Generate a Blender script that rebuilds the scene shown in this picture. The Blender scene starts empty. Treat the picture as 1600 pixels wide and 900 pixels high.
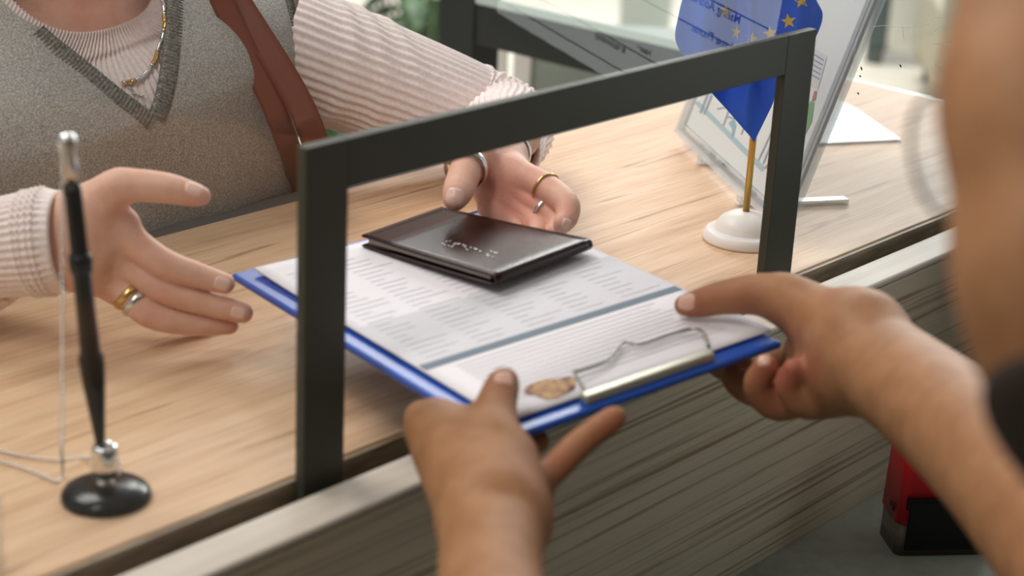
import bpy, bmesh, math, random
import numpy as np
from mathutils import Vector, Matrix
from mathutils.bvhtree import BVHTree

random.seed(7)
rng = np.random.default_rng(7)
scene = bpy.context.scene
COL = scene.collection

# ------------------------------------------------------------------ camera, world, light, exposure
FPX = 2840.0
R3 = np.array([[0.66503033, -0.22901873, 0.71083408],
               [-0.74527308, -0.26467561, 0.61197619],
               [0.04798643, -0.93674823, -0.3466988]])
CAM = np.array([0.0, 0.0, 0.51])          # metres; the counter top is z = 0


def at(x, y, d):
    """a photograph pixel at distance d (along the view axis) as a world point"""
    return CAM + R3 @ np.array([(x - 800) / FPX, (y - 450) / FPX, 1.0]) * d


def ray(x, y):
    return R3 @ np.array([(x - 800) / FPX, (y - 450) / FPX, 1.0])


def onz(x, y, z=0.0):
    r = ray(x, y)
    return CAM + r * (z - CAM[2]) / r[2]


def ony(x, y, Y):
    r = ray(x, y)
    return CAM + r * (Y - CAM[1]) / r[1]


def m_per_px(d):
    return d / FPX


cam_data = bpy.data.cameras.new('camera')
cam_data.sensor_width = 36.0
cam_data.lens = FPX / 1600 * 36.0
cam_data.clip_start = 0.02
cam_data.clip_end = 100
cam_data.dof.use_dof = True
cam_data.dof.focus_distance = 1.56
cam_data.dof.aperture_fstop = 5.4
cam = bpy.data.objects.new('camera', cam_data)
COL.objects.link(cam)
M = Matrix.Identity(4)
for r in range(3):
    M[r][0] = R3[r][0]
    M[r][1] = -R3[r][1]
    M[r][2] = -R3[r][2]
    M[r][3] = CAM[r]
cam.matrix_world = M
scene.camera = cam

scene.view_settings.view_transform = 'Standard'
scene.view_settings.look = 'None'
scene.view_settings.gamma = 1.0
scene.view_settings.use_curve_mapping = False
scene.view_settings.exposure = 0.0

world = bpy.data.worlds.new('world')
scene.world = world
world.use_nodes = True
wn = world.node_tree.nodes
wn['Background'].inputs[0].default_value = (0.95, 0.97, 1.0, 1)
wn['Background'].inputs[1].default_value = 0.42


def area(name, loc, aim, size, size_y, energy, color):
    l = bpy.data.lights.new(name, 'AREA')
    l.shape = 'RECTANGLE'
    l.size, l.size_y, l.energy, l.color = size, size_y, energy, color
    o = bpy.data.objects.new(name, l)
    COL.objects.link(o)
    o.location = loc
    d = Vector(aim) - Vector(loc)
    o.rotation_euler = d.to_track_quat('-Z', 'Y').to_euler()
    return o


area('window_daylight', (6.6, 3.0, 2.0), (1.0, 0.95, 0.0), 1.9, 2.4, 175, (0.95, 0.98, 1.0))
area('ceiling_panel_customer', (0.7, 2.2, 2.0), (0.8, 1.0, 0.0), 1.4, 0.8, 34, (1.0, 0.96, 0.9))
area('ceiling_panel_clerk', (-0.55, 0.55, 1.9), (0.7, 0.95, 0.0), 0.35, 1.2, 19, (1.0, 0.95, 0.88))
area('hall_fill', (6.2, 5.2, 3.5), (6.2, 5.0, -1.15), 3.2, 2.6, 340, (1.0, 0.99, 0.96))  # unseen fill, added to brighten the waiting-area floor

# ------------------------------------------------------------------ helpers


def lin(c):
    return tuple(((v / 255) / 12.92 if v / 255 <= 0.04045 else ((v / 255 + 0.055) / 1.055) ** 2.4) for v in c) + (1.0,)


def mat(name, rgb, rough=0.5, metal=0.0, spec=0.5, **kw):
    m = bpy.data.materials.new(name)
    m.use_nodes = True
    b = m.node_tree.nodes['Principled BSDF']
    b.inputs['Base Color'].default_value = lin(rgb)
    b.inputs['Roughness'].default_value = rough
    b.inputs['Metallic'].default_value = metal
    b.inputs['Specular IOR Level'].default_value = spec
    for k, v in kw.items():
        b.inputs[k.replace('_', ' ')].default_value = v
    return m


def N(m, t, **kw):
    n = m.node_tree.nodes.new(t)
    for k, v in kw.items():
        setattr(n, k, v)
    return n


def L(m, a, ao, b, bi):
    m.node_tree.links.new(a.outputs[ao], b.inputs[bi])


def noise_color(m, stops, scale, mapping=(1, 1, 1), detail=4, rough=0.55, rot=(0, 0, 0), distort=0.0):
    """object-space noise through a ramp into the base colour; returns the noise node"""
    tc = N(m, 'ShaderNodeTexCoord')
    mp = N(m, 'ShaderNodeMapping')
    mp.inputs['Scale'].default_value = mapping
    mp.inputs['Rotation'].default_value = rot
    nz = N(m, 'ShaderNodeTexNoise')
    nz.inputs['Scale'].default_value = scale
    nz.inputs['Detail'].default_value = detail
    nz.inputs['Roughness'].default_value = rough
    nz.inputs['Distortion'].default_value = distort
    rp = N(m, 'ShaderNodeValToRGB')
    el = rp.color_ramp.elements
    while len(el) < len(stops):
        el.new(0.5)
    for e, (p, c) in zip(el, stops):
        e.position = p
        e.color = lin(c)
    L(m, tc, 'Object', mp, 'Vector')
    L(m, mp, 'Vector', nz, 'Vector')
    L(m, nz, 'Fac', rp, 'Fac')
    L(m, rp, 'Color', m.node_tree.nodes['Principled BSDF'], 'Base Color')
    return mp, nz, rp


def add_bump(m, scale, strength, dist=0.001, mapping=(1, 1, 1), detail=3):
    tc = N(m, 'ShaderNodeTexCoord')
    mp = N(m, 'ShaderNodeMapping')
    mp.inputs['Scale'].default_value = mapping
    nz = N(m, 'ShaderNodeTexNoise')
    nz.inputs['Scale'].default_value = scale
    nz.inputs['Detail'].default_value = detail
    bp = N(m, 'ShaderNodeBump')
    bp.inputs['Strength'].default_value = strength
    bp.inputs['Distance'].default_value = dist
    L(m, tc, 'Object', mp, 'Vector')
    L(m, mp, 'Vector', nz, 'Vector')
    L(m, nz, 'Fac', bp, 'Height')
    L(m, bp, 'Normal', m.node_tree.nodes['Principled BSDF'], 'Normal')


def clear_mat(name, tint=(1, 1, 1), ior=1.5, rough=0.0, body=0.0, body_rgb=(230, 240, 235)):
    """clear sheet: transparent + Fresnel mirror, with an optional thin milky body"""
    m = bpy.data.materials.new(name)
    m.use_nodes = True
    nt = m.node_tree
    nt.nodes.remove(nt.nodes['Principled BSDF'])
    out = nt.nodes['Material Output']
    tr = N(m, 'ShaderNodeBsdfTransparent')
    tr.inputs[0].default_value = (*tint, 1)
    gl = N(m, 'ShaderNodeBsdfGlossy')
    gl.inputs['Roughness'].default_value = rough
    f0 = ((ior - 1) / (ior + 1)) ** 2
    lw = N(m, 'ShaderNodeLayerWeight')
    lw.inputs['Blend'].default_value = 0.5
    pw_ = N(m, 'ShaderNodeMath', operation='POWER')
    pw_.inputs[1].default_value = 5.0
    fr = N(m, 'ShaderNodeMath', operation='MULTIPLY_ADD')
    fr.inputs[1].default_value = 1 - f0
    fr.inputs[2].default_value = f0
    L(m, lw, 'Facing', pw_, 0)
    L(m, pw_, 0, fr, 0)
    mx = N(m, 'ShaderNodeMixShader')
    src = tr
    if body > 0:
        df = N(m, 'ShaderNodeBsdfDiffuse')
        df.inputs[0].default_value = lin(body_rgb)
        m2 = N(m, 'ShaderNodeMixShader')
        m2.inputs[0].default_value = body
        L(m, tr, 0, m2, 1)
        L(m, df, 0, m2, 2)
        src = m2
    ge = N(m, 'ShaderNodeNewGeometry')
    on = N(m, 'ShaderNodeMath', operation='MULTIPLY_ADD')     # mirror on the outer side of each face only
    on.inputs[1].default_value = -1.0
    on.inputs[2].default_value = 1.0
    fm = N(m, 'ShaderNodeMath', operation='MULTIPLY')
    L(m, ge, 'Backfacing', on, 0)
    L(m, on, 0, fm, 0)
    L(m, fr, 0, fm, 1)
    L(m, fm, 0, mx, 0)
    L(m, src, 0, mx, 1)
    L(m, gl, 0, mx, 2)
    L(m, mx, 0, out, 'Surface')
    return m


def link(name, me, m=None, parent=None, smooth=True):
    if isinstance(me, bmesh.types.BMesh):
        me.normal_update()
        d = bpy.data.meshes.new(name)
        me.to_mesh(d)
        me.free()
        me = d
    o = bpy.data.objects.new(name, me)
    COL.objects.link(o)
    if m is not None:
        for q in (m if isinstance(m, (list, tuple)) else [m]):
            me.materials.append(q)
    if parent is not None:
        o.parent = parent
        o.matrix_parent_inverse = parent.matrix_world.inverted() if False else Matrix.Identity(4)
    if smooth:
        for p in me.polygons:
            p.use_smooth = True
    return o


def from_np(name, V, F):
    me = bpy.data.meshes.new(name)
    me.from_pydata([tuple(v) for v in V], [], [tuple(int(i) for i in q) for q in F])
    me.update()
    return me


def tag(o, label=None, cat=None, group=None, kind=None):
    if label: o['label'] = label
    if cat: o['category'] = cat
    if group: o['group'] = group
    if kind: o['kind'] = kind
    return o


def thing(name, label, cat, group=None):
    o = bpy.data.objects.new(name, None)
    o.empty_display_size = 0.05
    COL.objects.link(o)
    return tag(o, label, cat, group)


def bm_box(bm, lo, hi, bevel=0.0, seg=2, mtx=None):
    lo, hi = Vector(lo), Vector(hi)
    c, s = (lo + hi) / 2, hi - lo
    r = bmesh.ops.create_cube(bm, size=1.0, matrix=Matrix.Translation(c) @ Matrix.Diagonal((*s, 1)))
    vs = r['verts']
    if bevel > 0:
        es = list({e for v in vs for e in v.link_edges})
        g = bmesh.ops.bevel(bm, geom=es, offset=bevel, segments=seg, affect='EDGES', profile=0.5)
        vs = list({v for fc in g['faces'] for v in fc.verts} | {v for v in vs if v.is_valid})
    if mtx is not None:
        bmesh.ops.transform(bm, matrix=mtx, verts=vs)
    return vs


def box(name, lo, hi, m, parent=None, bevel=0.0, seg=2, mtx=None):
    bm = bmesh.new()
    bm_box(bm, lo, hi, bevel, seg, mtx)
    return link(name, bm, m, parent, smooth=False)


def frame_from(z, x=None):
    z = Vector(z).normalized()
    x = Vector(x) if x is not None else (Vector((1, 0, 0)) if abs(z.x) < 0.9 else Vector((0, 1, 0)))
    x = (x - x.dot(z) * z).normalized()
    y = z.cross(x)
    m = Matrix.Identity(4)
    for i in range(3):
        m[i][0], m[i][1], m[i][2] = x[i], y[i], z[i]
    return m


def lathe(bm, profile, base, axis=(0, 0, 1), n=48):
    """profile: (radius, height) pairs, turned about axis at base"""
    mtx = Matrix.Translation(Vector(base)) @ frame_from(axis)
    rings = []
    for (r, h) in profile:
        if r < 1e-6:
            rings.append([bm.verts.new(mtx @ Vector((0, 0, h)))])
        else:
            rings.append([bm.verts.new(mtx @ Vector((r * math.cos(2 * math.pi * k / n), r * math.sin(2 * math.pi * k / n), h))) for k in range(n)])
    for a, b in zip(rings, rings[1:]):
        for k in range(n):
            q = [a[k % len(a)], a[(k + 1) % len(a)], b[(k + 1) % len(b)], b[k % len(b)]]
            u = []
            for v in q:
                if v not in u: u.append(v)
            if len(u) >= 3:
                try: bm.faces.new(u)
                except ValueError: pass
    for rg in (rings[0], rings[-1]):
        if len(rg) > 2:
            try: bm.faces.new(rg)
            except ValueError: pass


def spline(pts, n):
    """Catmull-Rom through the points (any dimension), n samples"""
    P = np.array(pts, float)
    P = np.vstack([2 * P[0] - P[1], P, 2 * P[-1] - P[-2]])
    m = len(P) - 3
    out = []
    for i in range(n):
        t = i / (n - 1) * m
        k = min(int(t), m - 1)
        t -= k
        p0, p1, p2, p3 = P[k:k + 4]
        out.append(0.5 * (2 * p1 + (p2 - p0) * t + (2 * p0 - 5 * p1 + 4 * p2 - p3) * t * t + (3 * p1 - p0 - 3 * p2 + p3) * t ** 3))
    return np.array(out)


def tube_np(path, radii, n=12, disp=None, up=None, cap=True, flat=None):
    """loft along path (k x 3) with radii (k); disp(u, v) -> extra radius arrays; flat: (k) ratio across the second axis"""
    path = np.asarray(path, float)
    k = len(path)
    T = np.gradient(path, axis=0)
    T /= np.linalg.norm(T, axis=1)[:, None] + 1e-12
    a = np.array(up if up is not None else ((0, 0, 1) if abs(T[0][2]) < 0.9 else (1, 0, 0)), float)
    A = []
    for t in T:
        a = a - a.dot(t) * t
        a = a / np.linalg.norm(a)
        A.append(a)
    A = np.array(A)
    B = np.cross(T, A)
    th = np.arange(n) / n * 2 * np.pi
    rad = np.repeat(np.asarray(radii, float)[:, None], n, 1)
    if disp is not None:
        rad = rad + disp(th[None, :], np.linspace(0, 1, k)[:, None])
    fl = np.ones(k) if flat is None else np.asarray(flat, float)
    V = path[:, None, :] + A[:, None, :] * (rad * np.cos(th))[..., None] + B[:, None, :] * (rad * np.sin(th) * fl[:, None])[..., None]
    V = V.reshape(-1, 3)
    i = np.arange(k - 1)[:, None] * n
    j = np.arange(n)[None, :]
    j2 = (j + 1) % n
    F = np.stack([i + j, i + j2, i + n + j2, i + n + j], -1).reshape(-1, 4).tolist()
    if cap:
        F.append(list(range(n))[::-1])
        F.append(list(range((k - 1) * n, k * n)))
    return V, F


def join_np(parts):
    Vs, Fs, o = [], [], 0
    for V, F in parts:
        Vs.append(np.asarray(V))
        Fs += [[i + o for i in q] for q in F]
        o += len(V)
    return np.vstack(Vs), Fs


def tube(name, path, r, m, parent=None, n=12, closed=False):
    rr = np.full(len(path), r) if np.isscalar(r) else r
    V, F = tube_np(path, rr, n)
    return link(name, from_np(name, V, F), m, parent)


def torus_np(center, axis, Rad, r, n=48, k=12, wide=1.0, oval=1.0):
    m = np.array(frame_from(axis).to_3x3())
    V, F = [], []
    for i in range(n):
        a = 2 * math.pi * i / n
        for j in range(k):
            b = 2 * math.pi * j / k
            q = Rad + r * math.cos(b)
            V.append(np.asarray(center) + m @ np.array([q * math.cos(a), oval * q * math.sin(a), wide * r * math.sin(b)]))
            F.append([i * k + j, i * k + (j + 1) % k, ((i + 1) % n) * k + (j + 1) % k, ((i + 1) % n) * k + j])
    return np.array(V), F


# ------------------------------------------------------------------ smooth bodies: tapered limbs blended into one skin
def smin(a, b, k):
    h = np.maximum(k - np.abs(a - b), 0) / k
    return np.minimum(a, b) - h * h * k * 0.25


def d_limb(p, a, b, ra, rb, fn=None, fs=1.0):
    """tapered capsule; flattened to fs along direction fn"""
    if fn is not None:
        fn = np.asarray(fn) / np.linalg.norm(fn)
        a0 = a
        q = p - a
        s = (1 / fs - 1)
        p = a + q + np.outer(q @ fn, fn) * s
        ab0 = b - a
        b = a0 + ab0 + fn * (ab0 @ fn) * s
    ab = b - a
    t = np.clip(((p - a) @ ab) / (ab @ ab + 1e-12), 0, 1)
    d = np.linalg.norm(p - (a + t[:, None] * ab), axis=1) - (ra + (rb - ra) * t)
    return d * (fs if fn is not None else 1.0)


def chain(joints, k=0.004, fn=None, fs=1.0):
    J = [(np.asarray(q), r) for q, r in joints]
    if len(J) > 2:                      # round the bends and the swelling of the limb
        S = spline([list(q) + [r] for q, r in J], (len(J) - 1) * 4 + 1)
        J = [(q[:3], q[3]) for q in S]
    b0, b1 = np.min([q - r for q, r in J], 0), np.max([q + r for q, r in J], 0)

    def f(p):
        lo, hi = p.min(0), p.max(0)
        gap = np.linalg.norm(np.maximum(0, np.maximum(b0 - hi, lo - b1)))
        if gap > 0.03 and len(p) < 5000:
            return np.full(len(p), gap)
        d = None
        for (a, ra), (b, rb) in zip(J, J[1:]):
            e = d_limb(p, a, b, ra, rb, fn, fs)
            d = e if d is None else np.minimum(d, e)
        return d
    f.bounds = (b0, b1)
    return f


def blob(c, r, k=0.01):
    c = np.asarray(c, float)
    rr = np.asarray(r if not np.isscalar(r) else (r, r, r), float)

    def f(p):
        q = (p - c) / rr
        return (np.linalg.norm(q, axis=1) - 1) * rr.min()
    f.bounds = (c - rr, c + rr)
    return f


def body_sdf(palm, fingers, kp=0.012, kf=0.006):
    def f(p):
        d = None
        for g in palm:
            e = g(p)
            d = e if d is None else smin(d, e, kp)
        out = d
        for g in fingers:
            out = np.minimum(out, smin(d, g(p), kf))
        return out
    bs = [g.bounds for g in palm + fingers]
    f.bounds = (np.min([b[0] for b in bs], 0) - 0.006, np.max([b[1] for b in bs], 0) + 0.006)
    return f


def surface(f, h, lo=None, hi=None):
    """surface nets on a grid of step h, evaluated only near the surface"""
    lo = f.bounds[0] if lo is None else np.asarray(lo)
    hi = f.bounds[1] if hi is None else np.asarray(hi)
    n = np.ceil((hi - lo) / h).astype(int) + 2
    Bk = 12
    nb = np.ceil(n / Bk).astype(int)
    G = np.full(nb * Bk, 1.0, np.float32)
    ix = np.stack(np.meshgrid(*[np.arange(b) for b in nb], indexing='ij'), -1).reshape(-1, 3)
    cen = lo + (ix * Bk + (Bk - 1) / 2) * h
    dc = f(cen)
    loc = np.stack(np.meshgrid(*[np.arange(Bk)] * 3, indexing='ij'), -1).reshape(-1, 3)
    near = np.abs(dc) < h * Bk * 0.5 * 1.75 * 1.6 + 0.008
    for b, d, nr in zip(ix, dc, near):
        s = tuple(slice(q * Bk, q * Bk + Bk) for q in b)
        if nr:
            G[s] = f(lo + (b * Bk + loc) * h).reshape(Bk, Bk, Bk)
        else:
            G[s] = d
    S = G < 0
    nx, ny, nz = G.shape
    cnt = np.zeros((nx - 1, ny - 1, nz - 1), np.int8)
    for dx in (0, 1):
        for dy in (0, 1):
            for dz in (0, 1):
                cnt += S[dx:nx - 1 + dx, dy:ny - 1 + dy, dz:nz - 1 + dz]
    act = np.argwhere((cnt > 0) & (cnt < 8))
    idx = np.full(cnt.shape, -1, np.int64)
    idx[tuple(act.T)] = np.arange(len(act))
    acc = np.zeros((len(act), 3))
    num = np.zeros(len(act))
    cs = [(0, 0, 0), (1, 0, 0), (0, 1, 0), (1, 1, 0), (0, 0, 1), (1, 0, 1), (0, 1, 1), (1, 1, 1)]
    for i, a in enumerate(cs):
        for b in cs[i + 1:]:
            if sum(abs(p - q) for p, q in zip(a, b)) != 1: continue
            ga = G[act[:, 0] + a[0], act[:, 1] + a[1], act[:, 2] + a[2]].astype(float)
            gb = G[act[:, 0] + b[0], act[:, 1] + b[1], act[:, 2] + b[2]].astype(float)
            c = (ga < 0) != (gb < 0)
            t = np.where(c, ga / np.where(c, ga - gb, 1), 0)[:, None]
            acc += np.where(c[:, None], np.array(a) + t * (np.array(b) - np.array(a)), 0)
            num += c
    V = lo + (act + acc / num[:, None]) * h
    F = []
    for ax in range(3):
        u, v = (ax + 1) % 3, (ax + 2) % 3
        sl0 = [slice(None)] * 3; sl1 = [slice(None)] * 3
        sl0[ax] = slice(0, -1); sl1[ax] = slice(1, None)
        A, Bb = S[tuple(sl0)], S[tuple(sl1)]
        e = np.argwhere(A != Bb)
        e = e[(e[:, u] > 0) & (e[:, v] > 0)]
        e = e[(e[:, u] < cnt.shape[u]) & (e[:, v] < cnt.shape[v]) & (e[:, ax] < cnt.shape[ax])]
        ou = np.zeros(3, int); ou[u] = 1
        ov = np.zeros(3, int); ov[v] = 1
        q = np.stack([idx[tuple((e - ou - ov).T)], idx[tuple((e - ov).T)], idx[tuple(e.T)], idx[tuple((e - ou).T)]], 1)
        flip = A[tuple(e.T)]
        q[~flip] = q[~flip][:, ::-1]
        q = q[(q >= 0).all(1)]
        F.append(q)
    F = np.vstack(F)
    # light smoothing of the net
    nbr = np.zeros_like(V); cn = np.zeros(len(V))
    for it in range(2):
        nbr[:] = 0; cn[:] = 0
        for i in range(4):
            np.add.at(nbr, F[:, i], V[F[:, (i + 1) % 4]]); np.add.at(cn, F[:, i], 1)
            np.add.at(nbr, F[:, (i + 1) % 4], V[F[:, i]]); np.add.at(cn, F[:, (i + 1) % 4], 1)
        V = V * 0.5 + nbr / np.maximum(cn, 1)[:, None] * 0.5
    return V, F.tolist()


def paint(me, V, spots, default=0.0):
    """pigment: a float per vertex, 0..1, high round the given (point, radius, amount) spots"""
    w = np.full(len(V), default)
    for c, r, a in spots:
        w += a * np.exp(-(np.linalg.norm(V - np.asarray(c), axis=1) / r) ** 2)
    at_ = me.attributes.new('flush', 'FLOAT', 'POINT')
    at_.data.foreach_set('value', np.clip(w, 0, 1).astype(np.float32))


def bvh_of(V, F):
    return BVHTree.FromPolygons([tuple(v) for v in V], [tuple(q) for q in F])


def hit(bvh, x, y, off=0.0):
    d = Vector(ray(x, y)).normalized()
    p, n, i, t = bvh.ray_cast(Vector(CAM), d)
    if p is None:
        return None, None
    if n.dot(d) > 0: n = -n
    return p + n * off, n


def nail(bvh, a, b, w, ln, m, parent, name='fingernail'):
    """nail plate seen at pixel a, growing towards pixel b; w, ln in metres"""
    p, n = hit(bvh, *a)
    q, n2 = hit(bvh, *b)
    if p is None: return None
    if q is None:
        q = Vector(at(*b, (Vector(CAM) - p).length))
    ax = (q - p); ax = (ax - ax.dot(n) * n).normalized()
    sd = n.cross(ax)
    nu, nv = 12, 12
    V, F = [], []
    for i in range(nu + 1):
        for j in range(nv + 1):
            u, v = i / nu * 2 - 1, j / nv * 2 - 1
            s = u * math.sqrt(max(0, 1 - 0.42 * v * v)); t = v * math.sqrt(max(0, 1 - 0.3 * u * u))
            c = p + sd * (s * w / 2) + ax * (t * ln / 2) + n * 0.004
            h, hn, _, _ = bvh.find_nearest(c - n * 0.002)
            h2, hn2, _, dd = bvh.ray_cast(c + n * 0.004, -n)
            base = h2 if (h2 is not None and dd < 0.014) else h
            edge = max(abs(u), abs(v))
            V.append(base + n * (0.0007 if edge < 0.95 else -0.0004))
    for i in range(nu):
        for j in range(nv):
            a0 = i * (nv + 1) + j
            F.append([a0, a0 + nv + 1, a0 + nv + 2, a0 + 1])
    return link(name, from_np(name, V, F), m, parent)


# ------------------------------------------------------------------ materials
m_oak = mat('oak_laminate', (200, 160, 120), 0.5, 0, 0.2)
mp, nz, rp = noise_color(m_oak, [(0.28, (200, 160, 124)), (0.48, (218, 181, 146)), (0.72, (232, 200, 167))], 3.2, (1.1, 14, 14), 6, 0.6, distort=0.35)
if True:   # fine dark pores and a few long dark streaks on top
    nt = m_oak.node_tree
    tc = N(m_oak, 'ShaderNodeTexCoord')
    mp2 = N(m_oak, 'ShaderNodeMapping'); mp2.inputs['Scale'].default_value = (5, 160, 160)
    n2 = N(m_oak, 'ShaderNodeTexNoise'); n2.inputs['Scale'].default_value = 2.4; n2.inputs['Detail'].default_value = 5
    r2 = N(m_oak, 'ShaderNodeValToRGB'); r2.color_ramp.elements[0].position = 0.33; r2.color_ramp.elements[1].position = 0.5
    r2.color_ramp.elements[0].color = (0.66, 0.6, 0.55, 1)
    mp3 = N(m_oak, 'ShaderNodeMapping'); mp3.inputs['Scale'].default_value = (1.6, 24, 24)
    n3 = N(m_oak, 'ShaderNodeTexNoise'); n3.inputs['Scale'].default_value = 2.3; n3.inputs['Detail'].default_value = 3; n3.inputs['Distortion'].default_value = 1.2
    r3 = N(m_oak, 'ShaderNodeValToRGB'); r3.color_ramp.elements[0].position = 0.30; r3.color_ramp.elements[1].position = 0.38
    r3.color_ramp.elements[0].color = (0.5, 0.4, 0.32, 1)
    L(m_oak, tc, 'Object', mp2, 0); L(m_oak, mp2, 0, n2, 'Vector'); L(m_oak, n2, 'Fac', r2, 0)
    L(m_oak, tc, 'Object', mp3, 0); L(m_oak, mp3, 0, n3, 'Vector'); L(m_oak, n3, 'Fac', r3, 0)
    k1 = N(m_oak, 'ShaderNodeMixRGB', blend_type='MULTIPLY'); k1.inputs[0].default_value = 0.55
    k2 = N(m_oak, 'ShaderNodeMixRGB', blend_type='MULTIPLY'); k2.inputs[0].default_value = 0.75
    L(m_oak, rp, 0, k1, 1); L(m_oak, r2, 0, k1, 2)
    L(m_oak, k1, 0, k2, 1); L(m_oak, r3, 0, k2, 2)
    L(m_oak, k2, 0, nt.nodes['Principled BSDF'], 'Base Color')

m_panel = mat('grey_grained_panel', (140, 128, 112), 0.5, 0, 0.4)
mp, nz, rp = noise_color(m_panel, [(0.36, (150, 134, 108)), (0.47, (204, 192, 168)), (0.7, (214, 203, 181))], 2.0, (1.0, 8, 120), 5, 0.6, distort=0.6)
m_strip = mat('pale_edge_strip', (205, 196, 184), 0.5, 0, 0.22)
noise_color(m_strip, [(0.3, (193, 182, 168)), (0.7, (212, 203, 191))], 3, (1, 40, 40), 4)
m_groove = mat('brown_groove', (150, 128, 100), 0.6)
noise_color(m_groove, [(0.3, (120, 98, 72)), (0.7, (172, 150, 122))], 30, (1, 6, 6), 4)
m_dark = mat('groove_bottom', (30, 26, 22), 0.6)
m_desk = mat('grey_desk_laminate', (112, 114, 106), 0.45, 0, 0.4)
noise_color(m_desk, [(0.3, (106, 108, 100)), (0.7, (120, 121, 113))], 60, (1, 1, 1), 3)
m_frame = mat('black_painted_steel', (64, 64, 54), 0.5, 0, 0.35)
add_bump(m_frame, 900, 0.12, 0.0005)
m_black = mat('black_plastic', (12, 12, 12), 0.2, 0, 0.35)
m_blackmatt = mat('black_coated_steel', (20, 25, 25), 0.5)
m_chrome = mat('chrome', (225, 225, 225), 0.12, 1.0)
m_silver = mat('silver', (222, 218, 214), 0.18, 1.0)
m_gold = mat('gold', (212, 176, 110), 0.25, 1.0)
m_brass = mat('brass_pole', (196, 158, 84), 0.28, 1.0)
m_board = mat('blue_vinyl', (32, 80, 172), 0.3, 0, 0.5)
m_paper = mat('white_paper', (233, 229, 233), 0.75, 0, 0.2)
m_print = mat('grey_print', (176, 175, 182), 0.75, 0, 0.2)
m_band = mat('blue_grey_print', (118, 130, 142), 0.75, 0, 0.2)
m_leather = mat('dark_brown_leather', (44, 26, 24), 0.24, 0, 0.3)
add_bump(m_leather, 240, 0.12, 0.0008)
m_leather_edge = mat('leather_edge', (62, 46, 42), 0.35)
m_white = mat('white_plastic', (238, 232, 226), 0.4, 0, 0.4)
m_glass = clear_mat('clear_glass', (0.985, 0.99, 0.985), 1.72, 0.0, 0.02, (235, 230, 225))
m_acryl = clear_mat('clear_acrylic', (0.985, 0.99, 0.99), 1.4, 0.03, 0.06, (235, 238, 240))
m_lens = clear_mat('spectacle_lens', (0.95, 0.96, 0.97), 1.5, 0.0, 0.06)
m_red = mat('red_plastic', (196, 22, 34), 0.35, 0, 0.5)
m_smoke = mat('smoky_plastic', (84, 76, 66), 0.2, 0, 0.5)
m_flag = mat('blue_flag_cloth', (66, 116, 246), 0.75, 0, 0.2)
add_bump(m_flag, 700, 0.35, 0.0008)
m_star = mat('yellow_star_print', (240, 205, 100), 0.7, 0, 0.2)
m_strap = mat('brown_leather_strap', (118, 62, 44), 0.42, 0, 0.4)
add_bump(m_strap, 300, 0.15, 0.0006)

m_wool = mat('grey_melange_wool', (120, 116, 108), 0.9, 0, 0.1)
noise_color(m_wool, [(0.30, (126, 124, 119)), (0.5, (164, 162, 157)), (0.72, (202, 199, 193))], 620, (1, 1, 1), 3, 0.7)
add_bump(m_wool, 620, 0.4, 0.0010)
m_wool_rib = mat('grey_wool_ribbing', (106, 102, 95), 0.9, 0, 0.1)
noise_color(m_wool_rib, [(0.34, (92, 90, 85)), (0.66, (146, 143, 136))], 420, (1, 1, 1), 2, 0.7)
m_knit = mat('cream_ribbed_knit', (232, 217, 209), 0.9, 0, 0.1)
noise_color(m_knit, [(0.3, (232, 215, 211)), (0.7, (246, 235, 232))], 300, (1, 1, 1), 3)
add_bump(m_knit, 650, 0.35, 0.0008)


def skin_mat(name, base, flush, dark):
    m = mat(name, base, 0.56, 0, 0.3)
    b = m.node_tree.nodes['Principled BSDF']
    b.inputs['Subsurface Weight'].default_value = 0.12
    b.inputs['Subsurface Radius'].default_value = (0.010, 0.004, 0.002)
    b.inputs['Subsurface Scale'].default_value = 0.5
    _, nz, rp = noise_color(m, [(0.32, dark), (0.62, base)], 55, (1, 1, 1), 4)
    a = N(m, 'ShaderNodeAttribute', attribute_name='flush')
    mx = N(m, 'ShaderNodeMixRGB')
    mx.inputs[2].default_value = lin(flush)
    L(m, a, 'Fac', mx, 0)
    L(m, rp, 0, mx, 1)
    L(m, mx, 0, b, 'Base Color')
    add_bump(m, 420, 0.16, 0.0008, detail=5)
    return m


m_skin_f = skin_mat('rosy_skin', (230, 186, 165), (212, 138, 122), (218, 168, 146))
m_skin_m = skin_mat('tan_skin', (168, 121, 84), (156, 84, 66), (152, 105, 70))
nt_ = m_skin_f.node_tree
for n_ in nt_.nodes:
    if n_.bl_idname == 'ShaderNodeBump':
        n_.inputs['Strength'].default_value = 0.32; n_.inputs['Distance'].default_value = 0.0011
m_nail_f = mat('fingernail_pink', (236, 196, 182), 0.25, 0, 0.5)
m_nail_m = mat('fingernail_tan', (212, 166, 146), 0.28, 0, 0.5)
m_beard = mat('dark_beard', (40, 28, 20), 0.8)
m_tee = mat('dark_shirt', (40, 40, 44), 0.85)
m_hairgrey = mat('grey_hair', (150, 140, 130), 0.7)
m_floor = mat('cream_floor', (232, 226, 212), 0.35, 0, 0.5)
noise_color(m_floor, [(0.3, (222, 214, 198)), (0.7, (238, 233, 222))], 1.2, (1, 1, 1), 3)
m_wallpaint = mat('white_wall_paint', (226, 226, 222), 0.7)

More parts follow.
